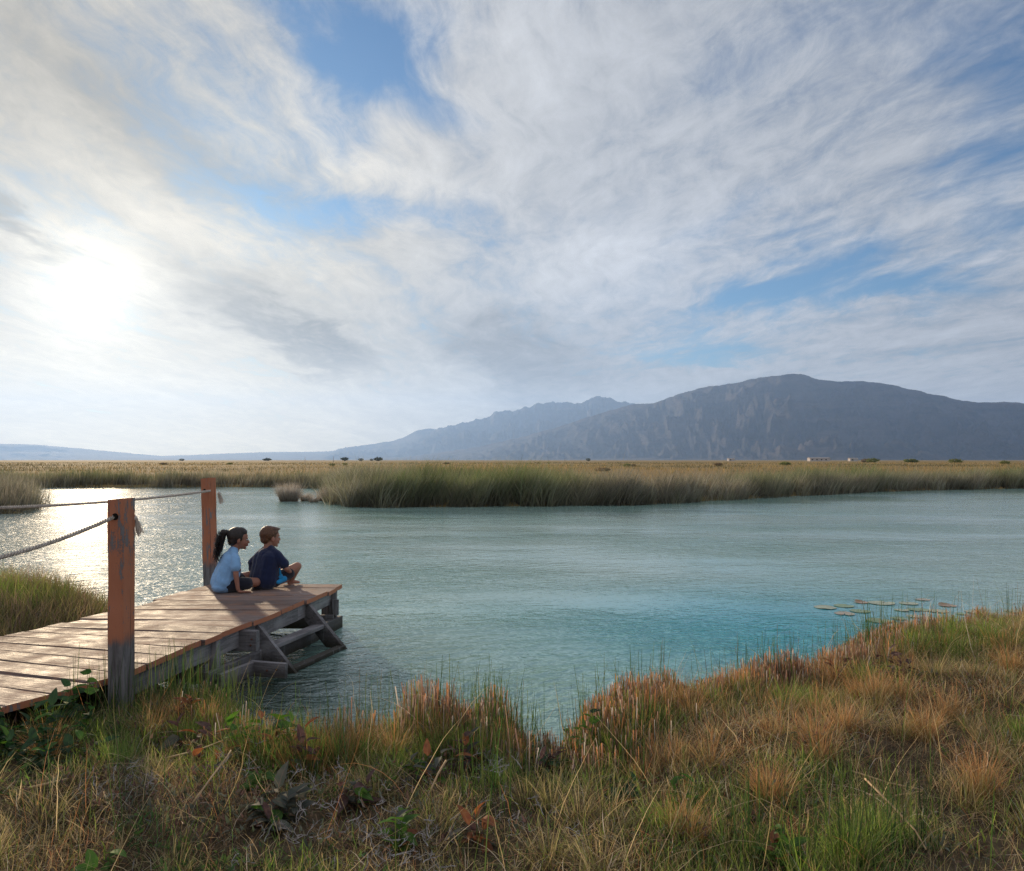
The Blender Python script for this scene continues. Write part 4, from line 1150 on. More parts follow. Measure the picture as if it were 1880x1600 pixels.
# long bent straws thrown over everything
n = 1700
x, y, d = near_pts(n, 2.2, 8.5, .05, 99, keep=INNER)
c = pal(n, [STRAW, TAN, GREY, RUSSET, OLIVE], .2, [.35, .3, .12, .13, .1])
strips('bent_straws', np.stack([x, y, gz(x, y) + .01], 1), U(n, .25, .60), U(n, .0018, .0034), U(n, 0, 6.283), U(n, .2, 1.1), rng.normal(1.3, .9, n), c * .8, c * 1.15, 8, wob=.18)
# fine seed-head haze of thin stems
n = 15000
x, y, d = near_pts(n, 2.2, 8.8, .05, 99, keep=lambda x, y, d: INNER(x, y, d) * np.clip((rm(x, y) - .38) * 4, .1, 1))
c = pal(n, [TAN, RUSSET, STRAW, (0.30, .19, .10)], .2)
strips('fine_grass', np.stack([x, y, gz(x, y)], 1), U(n, .10, .26), U(n, .0011, .0019), U(n, 0, 6.283), U(n, .05, .8), U(n, .0, 1.6), c * .55, c, 3, wob=.3)

# low scrub: small waxy leaves in dense dark patches between the grass
n = 15000
def scrub_keep(x, y, d):
    f = np.clip((fbm(x * 1.9 + 7, y * 1.9, 3, 231) - .47) * 6, 0, 1) * np.clip(1.2 - np.clip(x, 0, 9) * .55, .12, 1)
    for a, b, r in plant_at[:17]: f = np.maximum(f, .9 * np.exp(-((x - a) ** 2 + (y - b) ** 2) / (r * 1.5) ** 2))
    return f * INNER(x, y, d)
x, y, d = near_pts(n, 2.3, 6.4, .06, 99, keep=scrub_keep)
kind_ = fbm(x * 2.7, y * 2.7, 2, 241)[:, None]
c = np.where(kind_ > .52, pal(n, [(.050, .105, .030), (.085, .15, .035), (.11, .13, .06)], .25), pal(n, [(.12, .13, .095), (.13, .075, .062), (.17, .12, .085), (.08, .10, .06)], .25))
strips('low_scrub', np.stack([x, y, gz(x, y) + U(n, .0, .10) * np.clip(fbm(x * 5, y * 5, 2, 251) * 1.6, .2, 1)], 1), U(n, .018, .042), U(n, .007, .015), U(n, 0, 6.283), U(n, .1, 1.5), rng.normal(.2, .5, n), c * .8, c * 1.15, 2, M_leaf, wob=.1)

# grassy bank on the far side of the boardwalk
n = 32000
def isl_keep(x, y, d): return np.where((x < -2.9) & (y > 4.5), 1.0, 0.0) * np.clip(.3 + fbm(x * 2, y * 2, 3, 111), 0, 1)
x, y, d = near_pts(n, 4.5, 10.4, .0, 3.5, keep=isl_keep, margin=1.6)
q = fbm(x * 1.8, y * 1.8, 3, 121)
c0 = pal(n, [DGREEN, BROWN, OLIVE], .2); c1 = np.where((q > .56)[:, None], pal(n, [GREEN, LIME, OLIVE], .2), pal(n, [TAN, MAUVE, OLIVE, BROWN], .2, [.25, .3, .25, .2])); c1 = c1 * (.45 + 1.0 * fbm(x * 3.5, y * 3.5, 3, 221))[:, None]
tall = .7 + .7 * np.exp(-(((x + 4.9) / 1.2) ** 2 + ((y - 7.6) / 1.1) ** 2))
strips('bank_grass', np.stack([x, y, gz(x, y) - .01], 1), U(n, .12, .36) * tall, U(n, .003, .0065), U(n, 0, 6.283), U(n, .02, .5), U(n, 0, 1.1), c0, c1, 3, wob=.1)

# ------------------------------------------------------------------ reeds of the far banks
def shore_band(n, xr, yr, dmax, keep=None):
    out = []; t = 0
    while t < n:
        m = n * 4; x = U(m, *xr); y = U(m, *yr); d = gd(x, y)
        ok = (d > -0.15 - 0.4 * (fbm(x * .9, y * .9, 2, 181) > .56)) & (d < dmax); ok &= rng.random(m) < np.clip((fbm(x * 1.7, y * 1.7, 2, 191) - .30) * 4.5, .12, 1)
        if keep is not None: ok &= rng.random(m) < keep(x, y, d)
        x, y, d = x[ok], y[ok], d[ok]; out.append(np.stack([x, y, d], 1)); t += len(x)
        if not len(x): break
    a = np.concatenate(out)[:n]; return a[:, 0], a[:, 1], a[:, 2]
def reeds(name, n, xr, yr, dmax, h, wid, green, lean, keep=None, segs=2):
    x, y, d = shore_band(n, xr, yr, dmax, keep); n = len(x)
    cl = fbm(x * .9, y * .9, 3, 131); cl2 = fbm(x * .25, y * .25, 2, 141)
    cl3 = vnoise(x * 2.3, y * 2.3, 171)
    H = h * (0.42 + 0.62 * cl + .45 * (cl2 - .5) + .32 * cl3) * np.where(rng.random(n) < .06, U(n, 1.1, 1.35), U(n, .62, 1.1))
    gf = np.clip(green(x, y, d) + (cl2 - .5) * 1.2, 0, 1)[:, None]
    cv = (0.30 + 1.15 * fbm(x * 1.4, y * 1.4, 3, 211))[:, None]
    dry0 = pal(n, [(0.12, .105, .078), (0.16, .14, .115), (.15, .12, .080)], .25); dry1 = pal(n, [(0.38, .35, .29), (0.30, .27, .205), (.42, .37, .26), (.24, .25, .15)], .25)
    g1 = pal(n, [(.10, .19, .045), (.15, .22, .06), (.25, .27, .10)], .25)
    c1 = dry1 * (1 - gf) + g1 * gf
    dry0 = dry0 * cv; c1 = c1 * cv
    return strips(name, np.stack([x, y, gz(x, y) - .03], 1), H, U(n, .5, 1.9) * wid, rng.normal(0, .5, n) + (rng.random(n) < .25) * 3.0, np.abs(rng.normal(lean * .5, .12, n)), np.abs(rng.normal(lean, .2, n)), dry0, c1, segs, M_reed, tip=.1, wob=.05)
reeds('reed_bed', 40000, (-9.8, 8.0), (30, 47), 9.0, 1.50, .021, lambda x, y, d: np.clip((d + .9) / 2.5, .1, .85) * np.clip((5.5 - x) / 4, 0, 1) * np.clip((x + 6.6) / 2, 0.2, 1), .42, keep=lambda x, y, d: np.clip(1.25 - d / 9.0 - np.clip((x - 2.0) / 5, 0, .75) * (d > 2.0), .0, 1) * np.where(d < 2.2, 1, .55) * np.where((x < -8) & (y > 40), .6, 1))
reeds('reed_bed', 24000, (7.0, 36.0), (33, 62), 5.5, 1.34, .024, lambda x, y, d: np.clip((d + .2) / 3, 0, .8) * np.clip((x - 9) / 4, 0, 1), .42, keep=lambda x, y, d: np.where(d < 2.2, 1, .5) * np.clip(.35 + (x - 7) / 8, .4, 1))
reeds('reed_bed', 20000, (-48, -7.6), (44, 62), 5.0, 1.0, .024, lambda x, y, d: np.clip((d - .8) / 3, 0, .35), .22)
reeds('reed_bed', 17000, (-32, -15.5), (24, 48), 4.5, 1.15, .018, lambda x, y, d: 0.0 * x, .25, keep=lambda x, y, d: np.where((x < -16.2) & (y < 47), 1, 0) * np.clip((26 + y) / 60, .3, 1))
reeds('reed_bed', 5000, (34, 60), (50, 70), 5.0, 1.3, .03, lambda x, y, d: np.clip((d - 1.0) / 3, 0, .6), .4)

# ------------------------------------------------------------------ meadow out to the horizon
n = 60000
yy = 33 * np.exp(U(n, 0, np.log(420 / 33.0))); xx = U(n, -1, 1) * (0.66 * yy + 4)
dd = gd(xx, yy); ok = dd > 1.2; xx, yy, dd = xx[ok], yy[ok], dd[ok]
pa = fbm(xx * .07, yy * .05, 4, 151); ok = rng.random(len(xx)) < np.clip((pa - .30) * 3.5, .1, 1); xx, yy, pa = xx[ok], yy[ok], pa[ok]
n = len(xx)
c1 = pal(n, [(0.52, .36, .15), (.42, .29, .12), (.30, .24, .09), (.18, .18, .065)], .16, [.4, .3, .18, .12])
gm_ = (fbm(xx * .03, yy * .018, 3, 161) > .55); c1[gm_] = pal(int(gm_.sum()), [(.10, .105, .04), (.15, .13, .05), (.22, .17, .07)], .2)
strips('meadow_grass', np.stack([xx, yy, gz(xx, yy) - .02], 1), U(n, .25, .62), .018 * (yy / 40) * U(n, .7, 1.5), U(n, 0, 6.283), U(n, .0, .7), U(n, 0, .8), c1 * .55, c1, 2, M_reed, tip=.2)

# ------------------------------------------------------------------ reed tufts standing in the open water
def reed_tuft(x, y, h, r, nb, label):
    a = U(nb, 0, 6.283); q = r * np.sqrt(U(nb, 0, 1)) * .55
    bx, by = np.cos(a) * q, np.sin(a) * q
    az_ = a + rng.normal(0, .4, nb)
    c0 = pal(nb, [(0.14, .10, .08), (.17, .13, .10)], .2); c1 = pal(nb, [(0.46, .41, .37), (.36, .30, .25), (.55, .49, .43)], .2)
    o = strips('reed_tuft', np.stack([bx, by, np.full(nb, -.1)], 1), h * U(nb, .7, 1.2), U(nb, .008, .016), az_, .9 * (q / r) * U(nb, .3, 1.1) + .03, U(nb, .0, .5), c0, c1, 3, M_reed, stuff=False, label=label, cat='reed tuft')
    o.location = (x, y, 0); return o
tufts = [(-9.72, 35.6, .92, .62, 900, 'largest round reed tuft standing alone in the channel, pale feathery top'), (-9.05, 35.9, .50, .34, 420, 'low brown reed tuft just right of the largest one in the channel'),
         (-8.45, 34.9, .42, .26, 260, 'smallest reed tuft in the channel, low in front of its neighbours'), (-8.35, 36.2, .58, .34, 400, 'brown reed tuft behind the smallest one in the channel'),
         (-7.78, 35.3, .80, .52, 700, 'upright reed tuft nearest the point of the reed bed')]
for t in tufts: reed_tuft(*t)

# ------------------------------------------------------------------ broad-leaved plants on the near bank
def leaf_mesh(L, W, fold, bend, nseg=5, heart=False):
    V = []; F = []
    for i in range(nseg + 1):
        t = i / nseg
        w = W * (math.sin(math.pi * min(1, t * .93 + .07) ** .8) ** .8 if not heart else (math.sin(math.pi * (t * .9 + .1)) ** .5 * (1 - t * .35)))
        if i == nseg: w = W * 0.02
        if i == 0: w = W * (.12 if not heart else .7)
        x = L * t; z = -bend * L * t * t
        V += [(x, -w, z + fold * w), (x, 0, z), (x, w, z + fold * w)]
    for i in range(nseg):
        b = i * 3
        F += [(b, b + 1, b + 4, b + 3), (b + 1, b + 2, b + 5, b + 4)]
    me = mesh_np('leaf', V, np.array(F), True)
    return me
def leaf_material(name, a, b, vein=(0.2, 0.25, 0.08)):
    def base(nt):
        co = objco(nt); x, y, z = sep(nt, co)
        oi = nt.nodes.new('ShaderNodeObjectInfo'); rnd = N(nt, oi.outputs['Random'])
        n = noise(nt, vadd(nt, co, comb(nt, rnd * 9, rnd * 5, 0.0)), 45.0, 4.0, 0.6)
        c = mix(nt, n.sstep(.3, .7), a, b)
        c = mix(nt, y.abs().sstep(0.0, 0.0016, 0.7, 0.0), c, vein)
        v = rnd * .5 + .72
        return vadd(nt, c, comb(nt, v, v, v), 'MULTIPLY')
    return foliage_mat(name, .45, .03, .55, base)
L_green = leaf_material('leaf_green', (0.060, 0.150, 0.018), (0.095, 0.215, 0.025))
L_dark = leaf_material('leaf_dark', (0.018, 0.060, 0.018), (0.035, 0.090, 0.028), (.06, .11, .04))
L_red = leaf_material('leaf_red', (0.230, 0.070, 0.035), (0.36, 0.145, 0.045), (.4, .2, .1))
L_grey = leaf_material('leaf_greygreen', (0.075, 0.095, 0.075), (0.120, 0.120, 0.095), (.22, .14, .13))
L_plum = leaf_material('leaf_plum', (0.085, 0.040, 0.040), (0.150, 0.085, 0.070), (.2, .1, .1))
M_stem = simple_mat('plant_stem', (0.12, 0.09, 0.04), 0.8, 0.2, .3, 30)
leafs = [leaf_mesh(.060, .0135, .5, .25), leaf_mesh(.075, .017, .35, .4), leaf_mesh(.050, .012, .7, .1), leaf_mesh(.055, .022, .3, .35, heart=True)]
pr = random.Random(17)
def leafy(name, x, y, n, spread, height, mats, kinds, label, size=1.0, cat='plant', z=None, group=None):
    z0 = float(gz(np.array([x]), np.array([y]))[0]) if z is None else z
    o = empty(name, (x, y, z0)); tag(o, label, cat, group)
    stems = max(3, n // 7); tips = []
    for s in range(stems):
        bm = bmesh.new()
        a = pr.uniform(0, 6.283); r = spread * math.sqrt(pr.random()); hh = (height + .04) * pr.uniform(.55, 1.1) * (1 - .35 * r / max(spread, .01))
        b0 = Vector((math.cos(a) * r * .5, math.sin(a) * r * .5, -.02)); tp = Vector((math.cos(a) * r, math.sin(a) * r, hh)); mid_ = b0.lerp(tp, .5) + Vector((0, 0, hh * .12))
        prev = None
        for k in range(5):
            t = k / 4; q = b0 * (1 - t) ** 2 + mid_ * 2 * t * (1 - t) + tp * t * t; w = .0022 * (1 - t * .5)
            v = [bm.verts.new(q + Vector((w, 0, 0))), bm.verts.new(q + Vector((-w / 2, w, 0))), bm.verts.new(q + Vector((-w / 2, -w, 0)))]
            if prev:
                for j in range(3): bm.faces.new((prev[j], prev[(j + 1) % 3], v[(j + 1) % 3], v[j]))
            prev = v
        tips.append((b0, mid_, tp)); bm_obj('stem', bm, M_stem, o)
    for k in range(n):
        b0, m_, tp = tips[k % stems]; lvl = k // stems; t = 1 - lvl * .14 - pr.uniform(0, .05); t = max(.25, t)
        q = b0 * (1 - t) ** 2 + m_ * 2 * t * (1 - t) + tp * t * t
        mt = pr.choices([m[0] for m in mats], [m[1] for m in mats])[0]; me = leafs[pr.choice(kinds)]
        l = bpy.data.objects.new('leaf', me)
        if not me.materials: me.materials.append(None)
        COL.objects.link(l); l.parent = o
        l.material_slots[0].link = 'OBJECT'; l.material_slots[0].material = mt
        l.location = q; sc_ = size * 1.25 * pr.uniform(.6, 1.15); l.scale = (sc_,) * 3
        up_ = pr.uniform(15, 75) if lvl == 0 else pr.uniform(-10, 50)
        l.rotation_euler = (R(pr.uniform(-35, 35)), R(-up_), k * 2.4 + pr.uniform(-.4, .4))
    return o
G, DK, RD, GY, PL = L_green, L_dark, L_red, L_grey, L_plum
leafy('leafy_plant', -1.32, 4.28, 80, .18, .24, [(G, 6), (RD, 1.5), (GY, 1)], [0, 1], 'bright green broad-leaved plant with orange tips near the shore by the ladder', 1.15)
leafy('leafy_plant', -1.56, 4.06, 26, .12, .12, [(RD, 3), (G, 2), (PL, 2)], [0, 1], 'small plant with orange and yellow leaves left of the bright green plant')
leafy('leafy_plant', -1.02, 4.08, 34, .10, .22, [(RD, 4), (PL, 2), (GY, 1)], [0, 1], 'upright plant with long red-orange leaves right of the bright green plant', 1.15)
leafy('leafy_plant', -0.92, 3.42, 46, .18, .11, [(GY, 6), (G, 1), (PL, 1)], [1, 3], 'sprawling grey-green plant with waxy leaves among dead twigs at the bottom', 1.25)
leafy('leafy_plant', -0.66, 3.60, 30, .13, .12, [(GY, 3), (PL, 3), (G, 1)], [1, 3], 'grey and plum leaved plant beside the waxy grey-green one', 1.1)
leafy('leafy_plant', -0.42, 3.95, 30, .12, .16, [(GY, 3), (G, 2), (RD, 1)], [0, 1], 'grey-green leafy plant below the tall brown rush stubble', 1.0)
leafy('leafy_plant', -0.22, 4.05, 28, .10, .15, [(RD, 2), (PL, 2), (GY, 2), (G, 1)], [0, 1], 'reddish leafy plant at the foot of the tall rush stubble', 1.0)
leafy('leafy_plant', -0.45, 3.15, 30, .12, .11, [(G, 4), (GY, 1), (RD, 1)], [1, 3], 'small bright green plant at the bottom centre beside dead twigs')
leafy('leafy_plant', -0.10, 3.20, 24, .08, .12, [(RD, 3), (GY, 1), (PL, 1)], [0, 1], 'rust-coloured leafy plant at the bottom centre')
leafy('leafy_plant', 0.22, 4.12, 28, .13, .12, [(PL, 3), (DK, 2), (RD, 1)], [0, 1], 'plum-leaved plant in front of the narrow inlet')
leafy('leafy_plant', 0.42, 4.50, 34, .13, .20, [(G, 5), (DK, 1)], [0, 3], 'bright green plant on the right side of the narrow inlet', 1.0)
leafy('leafy_plant', 2.62, 5.62, 40, .16, .18, [(PL, 5), (GY, 2)], [0, 1], 'dark plum plant among russet grass by the right shore')
leafy('leafy_plant', 2.30, 5.75, 22, .08, .20, [(PL, 3), (RD, 1)], [0, 1], 'tall plum sprig among russet grass by the right shore')
leafy('leafy_plant', -1.80, 4.45, 34, .18, .12, [(PL, 4), (RD, 1), (GY, 1)], [0, 1], 'dark plum plant in dry grass below the ladder', 1.1)
leafy('leafy_plant', -1.98, 5.02, 26, .13, .16, [(PL, 3), (RD, 3)], [0, 1], 'dull red leafy plant at the water edge under the ladder', 1.1)
leafy('creeping_vine', -2.55, 4.35, 150, .32, .20, [(DK, 6), (G, 1)], [3, 1], 'dark green heart-leaved vine against the boardwalk edge', .95, 'vine')
leafy('creeping_vine', -2.28, 4.10, 100, .24, .16, [(DK, 6), (G, 1)], [3, 1], 'dark green vine spreading in front of the heart-leaved one', .9, 'vine')
leafy('creeping_vine', -2.48, 4.75, 26, .12, .42, [(G, 3), (DK, 3)], [3], 'climbing vine reaching over the plank edge left of the near post', 1.2, 'vine')
leafy('leafy_plant', -1.15, 3.80, 22, .10, .10, [(G, 4)], [3, 1], 'low green plant under the bright green one')
leafy('leafy_plant', 0.98, 3.02, 22, .07, .16, [(G, 5), (RD, 1)], [0, 1], 'green sprig among dark rushes at the bottom right')
leafy('leafy_plant', -1.42, 2.92, 20, .10, .10, [(G, 5)], [3], 'small round-leaved green plant in dry grass at the bottom left')
leafy('leafy_plant', 0.48, 3.68, 20, .10, .09, [(DK, 5)], [3], 'low dark green plant on the trodden grass below the inlet')
leafy('leafy_plant', 4.15, 6.05, 26, .10, .20, [(RD, 1), (G, 2), (DK, 2)], [0, 1], 'leafy sprig on the grassy mound at the right edge')
leafy('leafy_plant', 0.72, 3.50, 16, .12, .14, [(G, 5)], [0], 'sparse bright green blades of a young plant below the inlet')

# dead, bleached twigs
bm = bmesh.new(); tr = random.Random(23)
def twig(p, d, L, w, lvl):
    n = 5; prev = None; q = p.copy()
    for k in range(n + 1):
        ww = w * (1 - k / n * .6)
        v = [bm.verts.new(q + Vector((ww, 0, 0))), bm.verts.new(q + Vector((-ww / 2, ww * .6, ww * .8))), bm.verts.new(q + Vector((-ww / 2, -ww * .6, -ww * .8)))]
        if prev:
            for j in range(3): bm.faces.new((prev[j], prev[(j + 1) % 3], v[(j + 1) % 3], v[j]))
        prev = v
        d = (d + Vector((tr.uniform(-.5, .5), tr.uniform(-.5, .5), tr.uniform(-.4, .4)))).normalized()
        if lvl < 2 and k in (2, 3, 4) and tr.random() < .8: twig(q, (d + Vector((tr.uniform(-1, 1), tr.uniform(-1, 1), tr.uniform(-.3, .8)))).normalized(), L * .5, w * .7, lvl + 1)
        q = q + d * (L / n)
for _ in range(150):
    cx_, cy_ = tr.choice([(-.75, 3.25), (-.95, 3.1), (-.35, 3.0), (-.55, 3.5), (-.15, 3.9), (-.9, 3.75), (-1.3, 3.9), (-.5, 3.0), (.1, 3.4), (-1.7, 3.6)])
    px_, py_ = cx_ + tr.gauss(0, .11), cy_ + tr.gauss(0, .10)
    p = Vector((px_, py_, float(gz(np.array([px_]), np.array([py_]))[0]) + tr.uniform(.02, .11)))
    twig(p, Vector((tr.uniform(-1, 1), tr.uniform(-1, 1), tr.uniform(0, .6))).normalized(), tr.uniform(.04, .10), tr.uniform(.0012, .0026), 0)
tag(bm_obj('dead_twigs', bm, simple_mat('bleached_twig', (.36, .33, .32), .9, .1, .3, 40)), kind='stuff')

# dry broken reed stalks lying on the grass
M_stalk = simple_mat('dry_stalk', (0.50, 0.34, 0.19), .7, .25, .25, 25.0)
def stalk(pts, w, label):
    bm = bmesh.new(); prev = None
    P_ = [Vector((px, py, float(gz(np.array([px]), np.array([py]))[0]) + h)) for px, py, h in pts]
    for i, q in enumerate(P_):
        d = (P_[min(i + 1, len(P_) - 1)] - P_[max(i - 1, 0)]).normalized(); s_ = d.cross(Vector((0, 0, 1))).normalized(); u_ = s_.cross(d)
        ww = w * (1 - .35 * i / len(P_))
        v = [bm.verts.new(q + (s_ * math.cos(a) + u_ * math.sin(a)) * ww) for a in (0, 1.05, 2.09, 3.14, 4.19, 5.24)]
        if prev:
            for j in range(6): bm.faces.new((prev[j], prev[(j + 1) % 6], v[(j + 1) % 6], v[j]))
        else: bm.faces.new(v)
        prev = v
    bm.faces.new(prev[::-1])
    tag(bm_obj('dry_stalk', bm, M_stalk, smooth=True), label, 'dry stalk', 'broken dry stalks lying in the grass')
stalk([(-1.30, 3.30, .08), (-1.26, 3.42, .17), (-1.225, 3.52, .235), (-1.22, 3.55, .25)], .0045, 'tan stalk standing aslant in the dry grass left of the grey-green waxy plant')
stalk([(1.62, 3.92, .05), (1.75, 3.80, .07), (1.86, 3.70, .08)], .0040, 'straight pale stalk, upper half of a snapped pair on the right')
stalk([(1.58, 3.66, .055), (1.72, 3.68, .06), (1.86, 3.70, .075)], .0036, 'straight pale stalk, lower half of a snapped pair on the right')
stalk([(2.02, 3.72, .05), (2.15, 3.82, .08), (2.24, 3.85, .09), (2.30, 3.95, .12)], .0034, 'crooked pale stalk right of the snapped pair')
stalk([(1.46, 3.38, .20), (1.50, 3.25, .14), (1.54, 3.12, .09), (1.53, 3.02, .08)], .0040, 'bleached flat stalk bending down at the bottom right beside the rushes')
stalk([(-.30, 3.72, .17), (-.33, 3.64, .13), (-.36, 3.55, .07)], .0055, 'short white curled blade at the bottom centre')
stalk([(-1.72, 4.05, .07), (-1.60, 4.15, .10), (-1.50, 4.24, .13)], .005, 'grey flattened reed blade lying near the plum plant')
stalk([(-2.10, 3.55, .06), (-1.98, 3.64, .07)], .006, 'short grey reed scrap lying in the grass at the left')

# ------------------------------------------------------------------ lily pads
def lily_mat(name, a, b):
    m, nt, out = new_mat(name)
    co = objco(nt); n = noise(nt, co, 14.0, 4.0, .6)
    c = mix(nt, n.sstep(.35, .65), a, b)
    principled(nt, out, c, .35, .5, bump(nt, n, .4, .004)); return m
LP = {'pale': lily_mat('lily_pale', (.33, .38, .24), (.45, .46, .31)), 'green': lily_mat('lily_green', (.17, .27, .11), (.27, .35, .17)),
      'orange': lily_mat('lily_orange', (.46, .22, .09), (.42, .33, .22)), 'pink': lily_mat('lily_pink', (.43, .30, .21), (.38, .37, .26))}
lr = random.Random(31)
def lily(x, y, dia, kind, label, flip=0):
    bm = bmesh.new(); n = 30; r = dia / 2; c = bm.verts.new((0, 0, .006)); rings = []
    a0 = lr.uniform(0, 6.28)
    for (f, z) in ((.45, .005), (.85, .004), (1.0, .006)):
        ring = []
        for k in range(n + 1):
            a = a0 + .12 + (2 * math.pi - .24) * k / n
            rr = r * f * (1 + .04 * mnoise.noise(Vector((math.cos(a) * 2 + x * 9, math.sin(a) * 2, 0))))
            zz = z + (.006 * mnoise.noise(Vector((math.cos(a) * 1.5, math.sin(a) * 1.5, x * 7))) if f == 1.0 else 0) + (flip * .022 * max(0, math.cos(a - 2.0)) ** 3 if f > .9 else 0)
            ring.append(bm.verts.new((math.cos(a) * rr, math.sin(a) * rr, zz)))
        rings.append(ring)
    for k in range(n): bm.faces.new((c, rings[0][k], rings[0][k + 1]))
    for i in range(2):
        for k in range(n): bm.faces.new((rings[i][k], rings[i + 1][k], rings[i + 1][k + 1], rings[i][k + 1]))
    o = bm_obj('lily_pad', bm, LP[kind], smooth=True, loc=(x, y, .002))
    tag(o, label, 'lily pad', 'lily pads floating off the right bank')
lily(3.817, 9.960, 0.263, 'pale', 'pale pad farthest left of the lily patch', 0)
lily(4.089, 10.064, 0.240, 'green', 'green pad just right of the leftmost lily pad', 0)
lily(4.407, 10.310, 0.175, 'orange', 'orange curled pad at the far edge of the lily patch', 1)
lily(3.890, 9.555, 0.228, 'pink', 'pinkish pad in front of the two leftmost lily pads', 0)
lily(4.136, 9.713, 0.231, 'green', 'green pad between the pinkish pad and the open water', 0)
lily(4.639, 10.260, 0.314, 'pale', 'large pale pad right of the orange curled one', 0)
lily(4.965, 10.230, 0.226, 'pale', 'pale pad with dark marks in the middle of the far row', 0)
lily(5.375, 10.084, 0.206, 'orange', 'orange and cream curled pad far to the right of the row', 1)
lily(4.662, 9.776, 0.166, 'pale', 'small pale pad in the middle of the lily patch', 0)
lily(4.875, 9.803, 0.234, 'green', 'green pad behind the large pads near the grass', 0)
lily(5.062, 9.713, 0.231, 'pale', 'pale pad below the orange and cream curled one', 0)
lily(4.111, 9.142, 0.280, 'green', 'large round green pad alone in the front row', 0)
lily(4.377, 9.262, 0.173, 'green', 'small green pad right of the large round front one', 0)
lily(4.632, 9.394, 0.192, 'pale', 'pale pad tucked behind the rush tips', 0)
lily(4.709, 9.262, 0.205, 'pink', 'pinkish pad tucked behind the rush tips', 0)
lily(4.142, 8.844, 0.181, 'pale', 'white-backed pad closest to the grass tips', 0)
lily(5.255, 9.538, 0.146, 'green', 'small green pad partly behind the grass', 0)
lily(5.483, 9.669, 0.230, 'pale', 'oval pale pad on the right of the patch', 0)
lily(5.587, 9.538, 0.162, 'pink', 'small pinkish pad beside the oval pale one', 0)
lily(5.954, 9.713, 0.198, 'pale', 'pale pad at the right end of the lily patch', 0)
lily(3.536, 8.174, 0.209, 'pale', 'pale pad alone close in against the stubble bank', 0)
lily(5.283, 10.515, 0.179, 'pink', 'half-sunken pad out beyond the far row', 0)
# ------------------------------------------------------------------ small things out on the plain
def crown(name, x, y, w, h, label, cat, col, n, trunk=False, group=None):
    z0 = float(gz(np.array([x]), np.array([y]))[0]); w *= .8; h *= .72
    o = empty(name, (x, y, z0)); tag(o, label, cat, group)
    a = U(n, 0, 6.283); u = U(n, -1, 1); rr = U(n, .35, 1) ** .5
    lob = 1 + .35 * (vnoise(a * 1.6 + x, u * 2 + y, 3) - .5) * 2
    r_ = np.sqrt(1 - u * u) * rr * lob
    cz = .55 if trunk else .42
    P_ = np.stack([np.cos(a) * r_ * w / 2, np.sin(a) * r_ * w / 2, h * cz + u * rr * lob * h * (.45 if trunk else .46)], 1)
    s_ = U(n, .04, .10) * w * .9
    d1 = rng.normal(0, 1, (n, 3)); d1 /= np.linalg.norm(d1, axis=1)[:, None]; d2 = rng.normal(0, 1, (n, 3)); d2 -= (d2 * d1).sum(1)[:, None] * d1; d2 /= np.linalg.norm(d2, axis=1)[:, None]
    V = np.stack([P_ - d1 * s_[:, None], P_ + d2 * s_[:, None] * .5, P_ + d1 * s_[:, None], P_ - d2 * s_[:, None] * .5], 1).reshape(-1, 3)
    me = mesh_np('crown', V, np.arange(4 * n).reshape(-1, 4)); c = np.repeat(pal(n, col, .2), 4, 0); set_col(me, c)
    link('crown', me, M_reed, o)
    bm = bmesh.new()
    for k in range(3 if trunk else 5):
        ang = k * 2.1; t0 = Vector((0, 0, -.1)); t1 = Vector((math.cos(ang) * w * .2, math.sin(ang) * w * .2, h * .62))
        for (p, q, ra, rb) in ((t0, t1, .03 * h, .012 * h),):
            va = [bm.verts.new(p + Vector((math.cos(b), math.sin(b), 0)) * ra) for b in (0, 2.1, 4.2)]; vb = [bm.verts.new(q + Vector((math.cos(b), math.sin(b), 0)) * rb) for b in (0, 2.1, 4.2)]
            for j in range(3): bm.faces.new((va[j], va[(j + 1) % 3], vb[(j + 1) % 3], vb[j]))
    bm_obj('trunk', bm, M_stem, o)
DG = [(.040, .055, .035), (.06, .075, .045)]; OG = [(.12, .15, .05), (.19, .20, .065)]; BR = [(.16, .12, .075), (.23, .17, .10)]
def at(px, Y): return ((px - 940) / 1500 * Y, Y)
TG = 'far dark trees on the horizon'
SG = 'scrub bushes scattered on the plain'
for i, (px, Y, w, h, lb) in enumerate([(633, 900, 11, 6.0, 'broad dark tree on the horizon left of the reed bed'), (662, 900, 7, 4.5, 'small dark tree on the horizon, middle of the row of three'), (694, 900, 13, 6.0, 'widest dark tree on the horizon above the reed bed'),
        (682, 950, 5, 4, 'tiny dark tree close beside the widest one'), (490, 1100, 14, 5, 'low dark tree clump far off, alone above the left channel'), (334, 1100, 9, 4, 'small far dark tree above the left post gap'), (1080, 700, 5, 4, 'small dark tree on the horizon below the far ridge')]):
    crown('tree', *at(px, Y), w, h, lb, 'tree', DG, 420, True, TG)
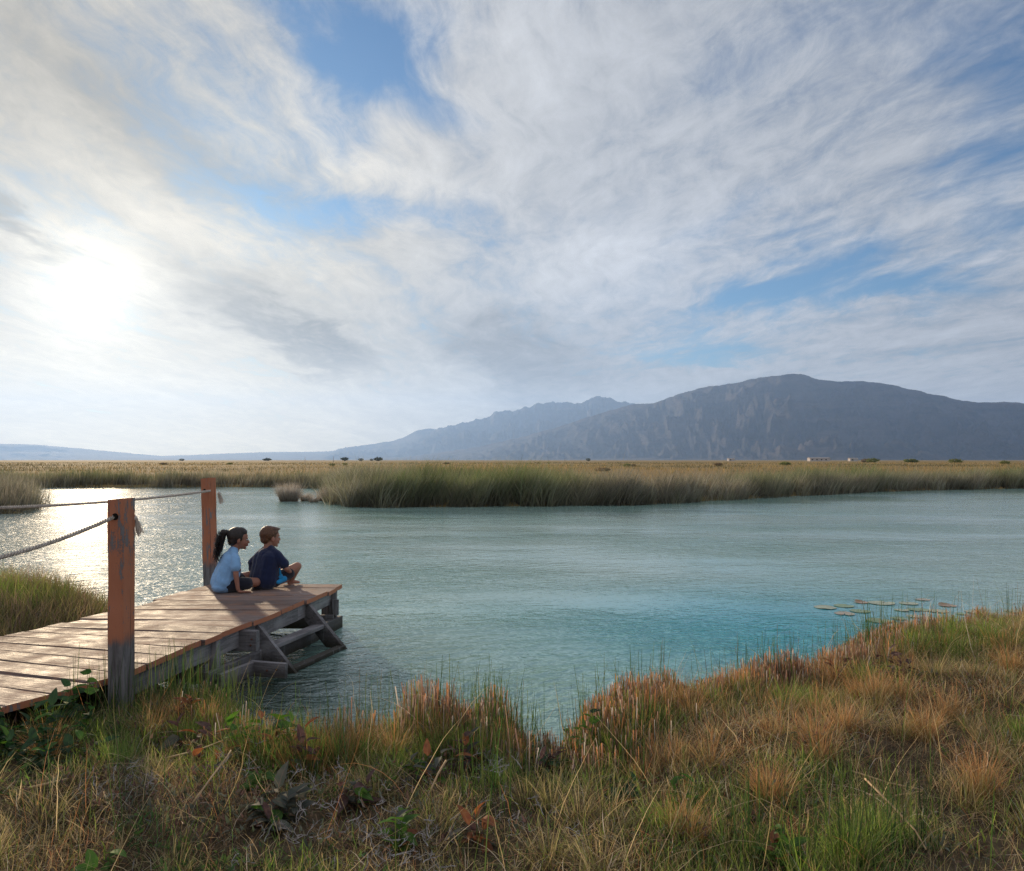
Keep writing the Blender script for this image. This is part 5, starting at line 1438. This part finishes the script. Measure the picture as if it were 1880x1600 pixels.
for i, (px, Y, w, h, col, lb) in enumerate([(1603, 420, 7.5, 3.6, OG, 'green bush on the horizon below the highest peak'), (1588, 430, 5.0, 3.0, BR, 'brown bush touching the green bush below the peak'), (1672, 420, 9, 2.8, OG, 'wide green bush right of the white buildings'), (1755, 380, 7, 3.0, OG, 'green bush on the horizon far to the right'),
        (1152, 150, 1.9, 1.3, OG, 'round green bush on the golden plain'), (1107, 95, 2.2, .75, BR, 'low brown mound of scrub nearest the reeds'), (1163, 165, 1.6, .8, BR, 'brown scrub just behind the green bush'), (1318, 170, 2.4, 1.0, BR, 'dark scrub on the golden plain below the peak'),
        (1442, 200, 3.5, 1.4, OG, 'olive bush between the plain and the white buildings'), (610, 180, 1.8, 1.0, OG, 'small olive bush on the left of the plain'), (634, 190, 1.5, 1.1, OG, 'second small olive bush beside it on the left plain'), (1845, 260, 4, 1.8, OG, 'olive bush on the plain at the right edge'),
        (300, 220, 2.5, .9, BR, 'brown scrub on the far left plain'), (422, 240, 2.2, .9, OG, 'olive scrub beyond the left channel'), (820, 260, 2.6, 1.0, BR, 'brown scrub on the plain behind the reed bed')]):
    crown('shrub', *at(px, Y), w, h, lb, 'bush', col, 420, False, SG)
def thin_post(px, Y, h, lean, label, w):
    x, y = at(px, Y); bm = bmesh.new(); n = 6; rings = []
    for i in range(n + 1):
        t = i / n; q = Vector((lean * t * h, 0, h * t - .2)); ww = w * (1 - .4 * t)
        rings.append([bm.verts.new(q + Vector((math.cos(b) * ww, math.sin(b) * ww, 0))) for b in (0, 1.57, 3.14, 4.71)])
    for i in range(n):
        for j in range(4): bm.faces.new((rings[i][j], rings[i][(j + 1) % 4], rings[i + 1][(j + 1) % 4], rings[i + 1][j]))
    bm.faces.new(rings[-1])
    tag(bm_obj('pole', bm, M_struct, loc=(x, y, float(gz(np.array([x]), np.array([y]))[0]))), label, 'pole')
thin_post(560, 500, 3.2, 0, 'thin dark pole on the horizon above the left channel', .16); thin_post(612, 500, 3.8, .02, 'taller thin pole on the horizon beside the dark trees', .16)
thin_post(1011, 170, 2.2, -.32, 'leaning dry stalk sticking up from the plain below the far ridge', .035)
thin_post(1037, 800, 3.5, 0, 'thin pole on the horizon right of the leaning stalk', .22)
M_wall = simple_mat('white_render', (.62, .56, .54), .9, .1, .1, .5); M_roof = simple_mat('pale_roof', (.45, .40, .38), .9, .1, .1, .5)
def shed(px, Y, w, h, dp, label):
    x, y = at(px, Y); z = float(gz(np.array([x]), np.array([y]))[0]); o = empty('building', (x, y, z)); tag(o, label, 'building', 'low white buildings on the horizon')
    bm = bmesh.new(); bmesh.ops.create_cube(bm, size=1)
    for v in bm.verts: v.co = Vector((v.co.x * w, v.co.y * dp, (v.co.z + .5) * h - .1))
    bm_obj('wall', bm, M_wall, o)
    bm = bmesh.new()
    q = [(-w / 2 - .4, -dp / 2 - .4, h - .08), (w / 2 + .4, -dp / 2 - .4, h - .08), (w / 2 + .4, dp / 2 + .4, h - .08), (-w / 2 - .4, dp / 2 + .4, h - .08), (-w / 2 - .4, 0, h + .9), (w / 2 + .4, 0, h + .9)]
    v = [bm.verts.new(c) for c in q]
    for f in ((0, 1, 5, 4), (2, 3, 4, 5), (0, 4, 3), (1, 2, 5), (0, 3, 2, 1)): bm.faces.new([v[i] for i in f])
    bm_obj('roof', bm, M_roof, o)
    for k in range(int(w // 5)):
        bm = bmesh.new(); bmesh.ops.create_cube(bm, size=1)
        for vv in bm.verts: vv.co = Vector((vv.co.x * 1.6, vv.co.y * .12, vv.co.z * 1.2))
        bm_obj('window', bm, M_dark, o, loc=(-w / 2 + 2.5 + k * 5, -dp / 2 - .05, h * .5))
shed(1503, 900, 22, 3.4, 9, 'longest low white building on the horizon below the peak'); shed(1566, 950, 9, 3.0, 7, 'small white building right of the longest one'); shed(1342, 1100, 8, 3.0, 7, 'tiny white building far left of the longest one')
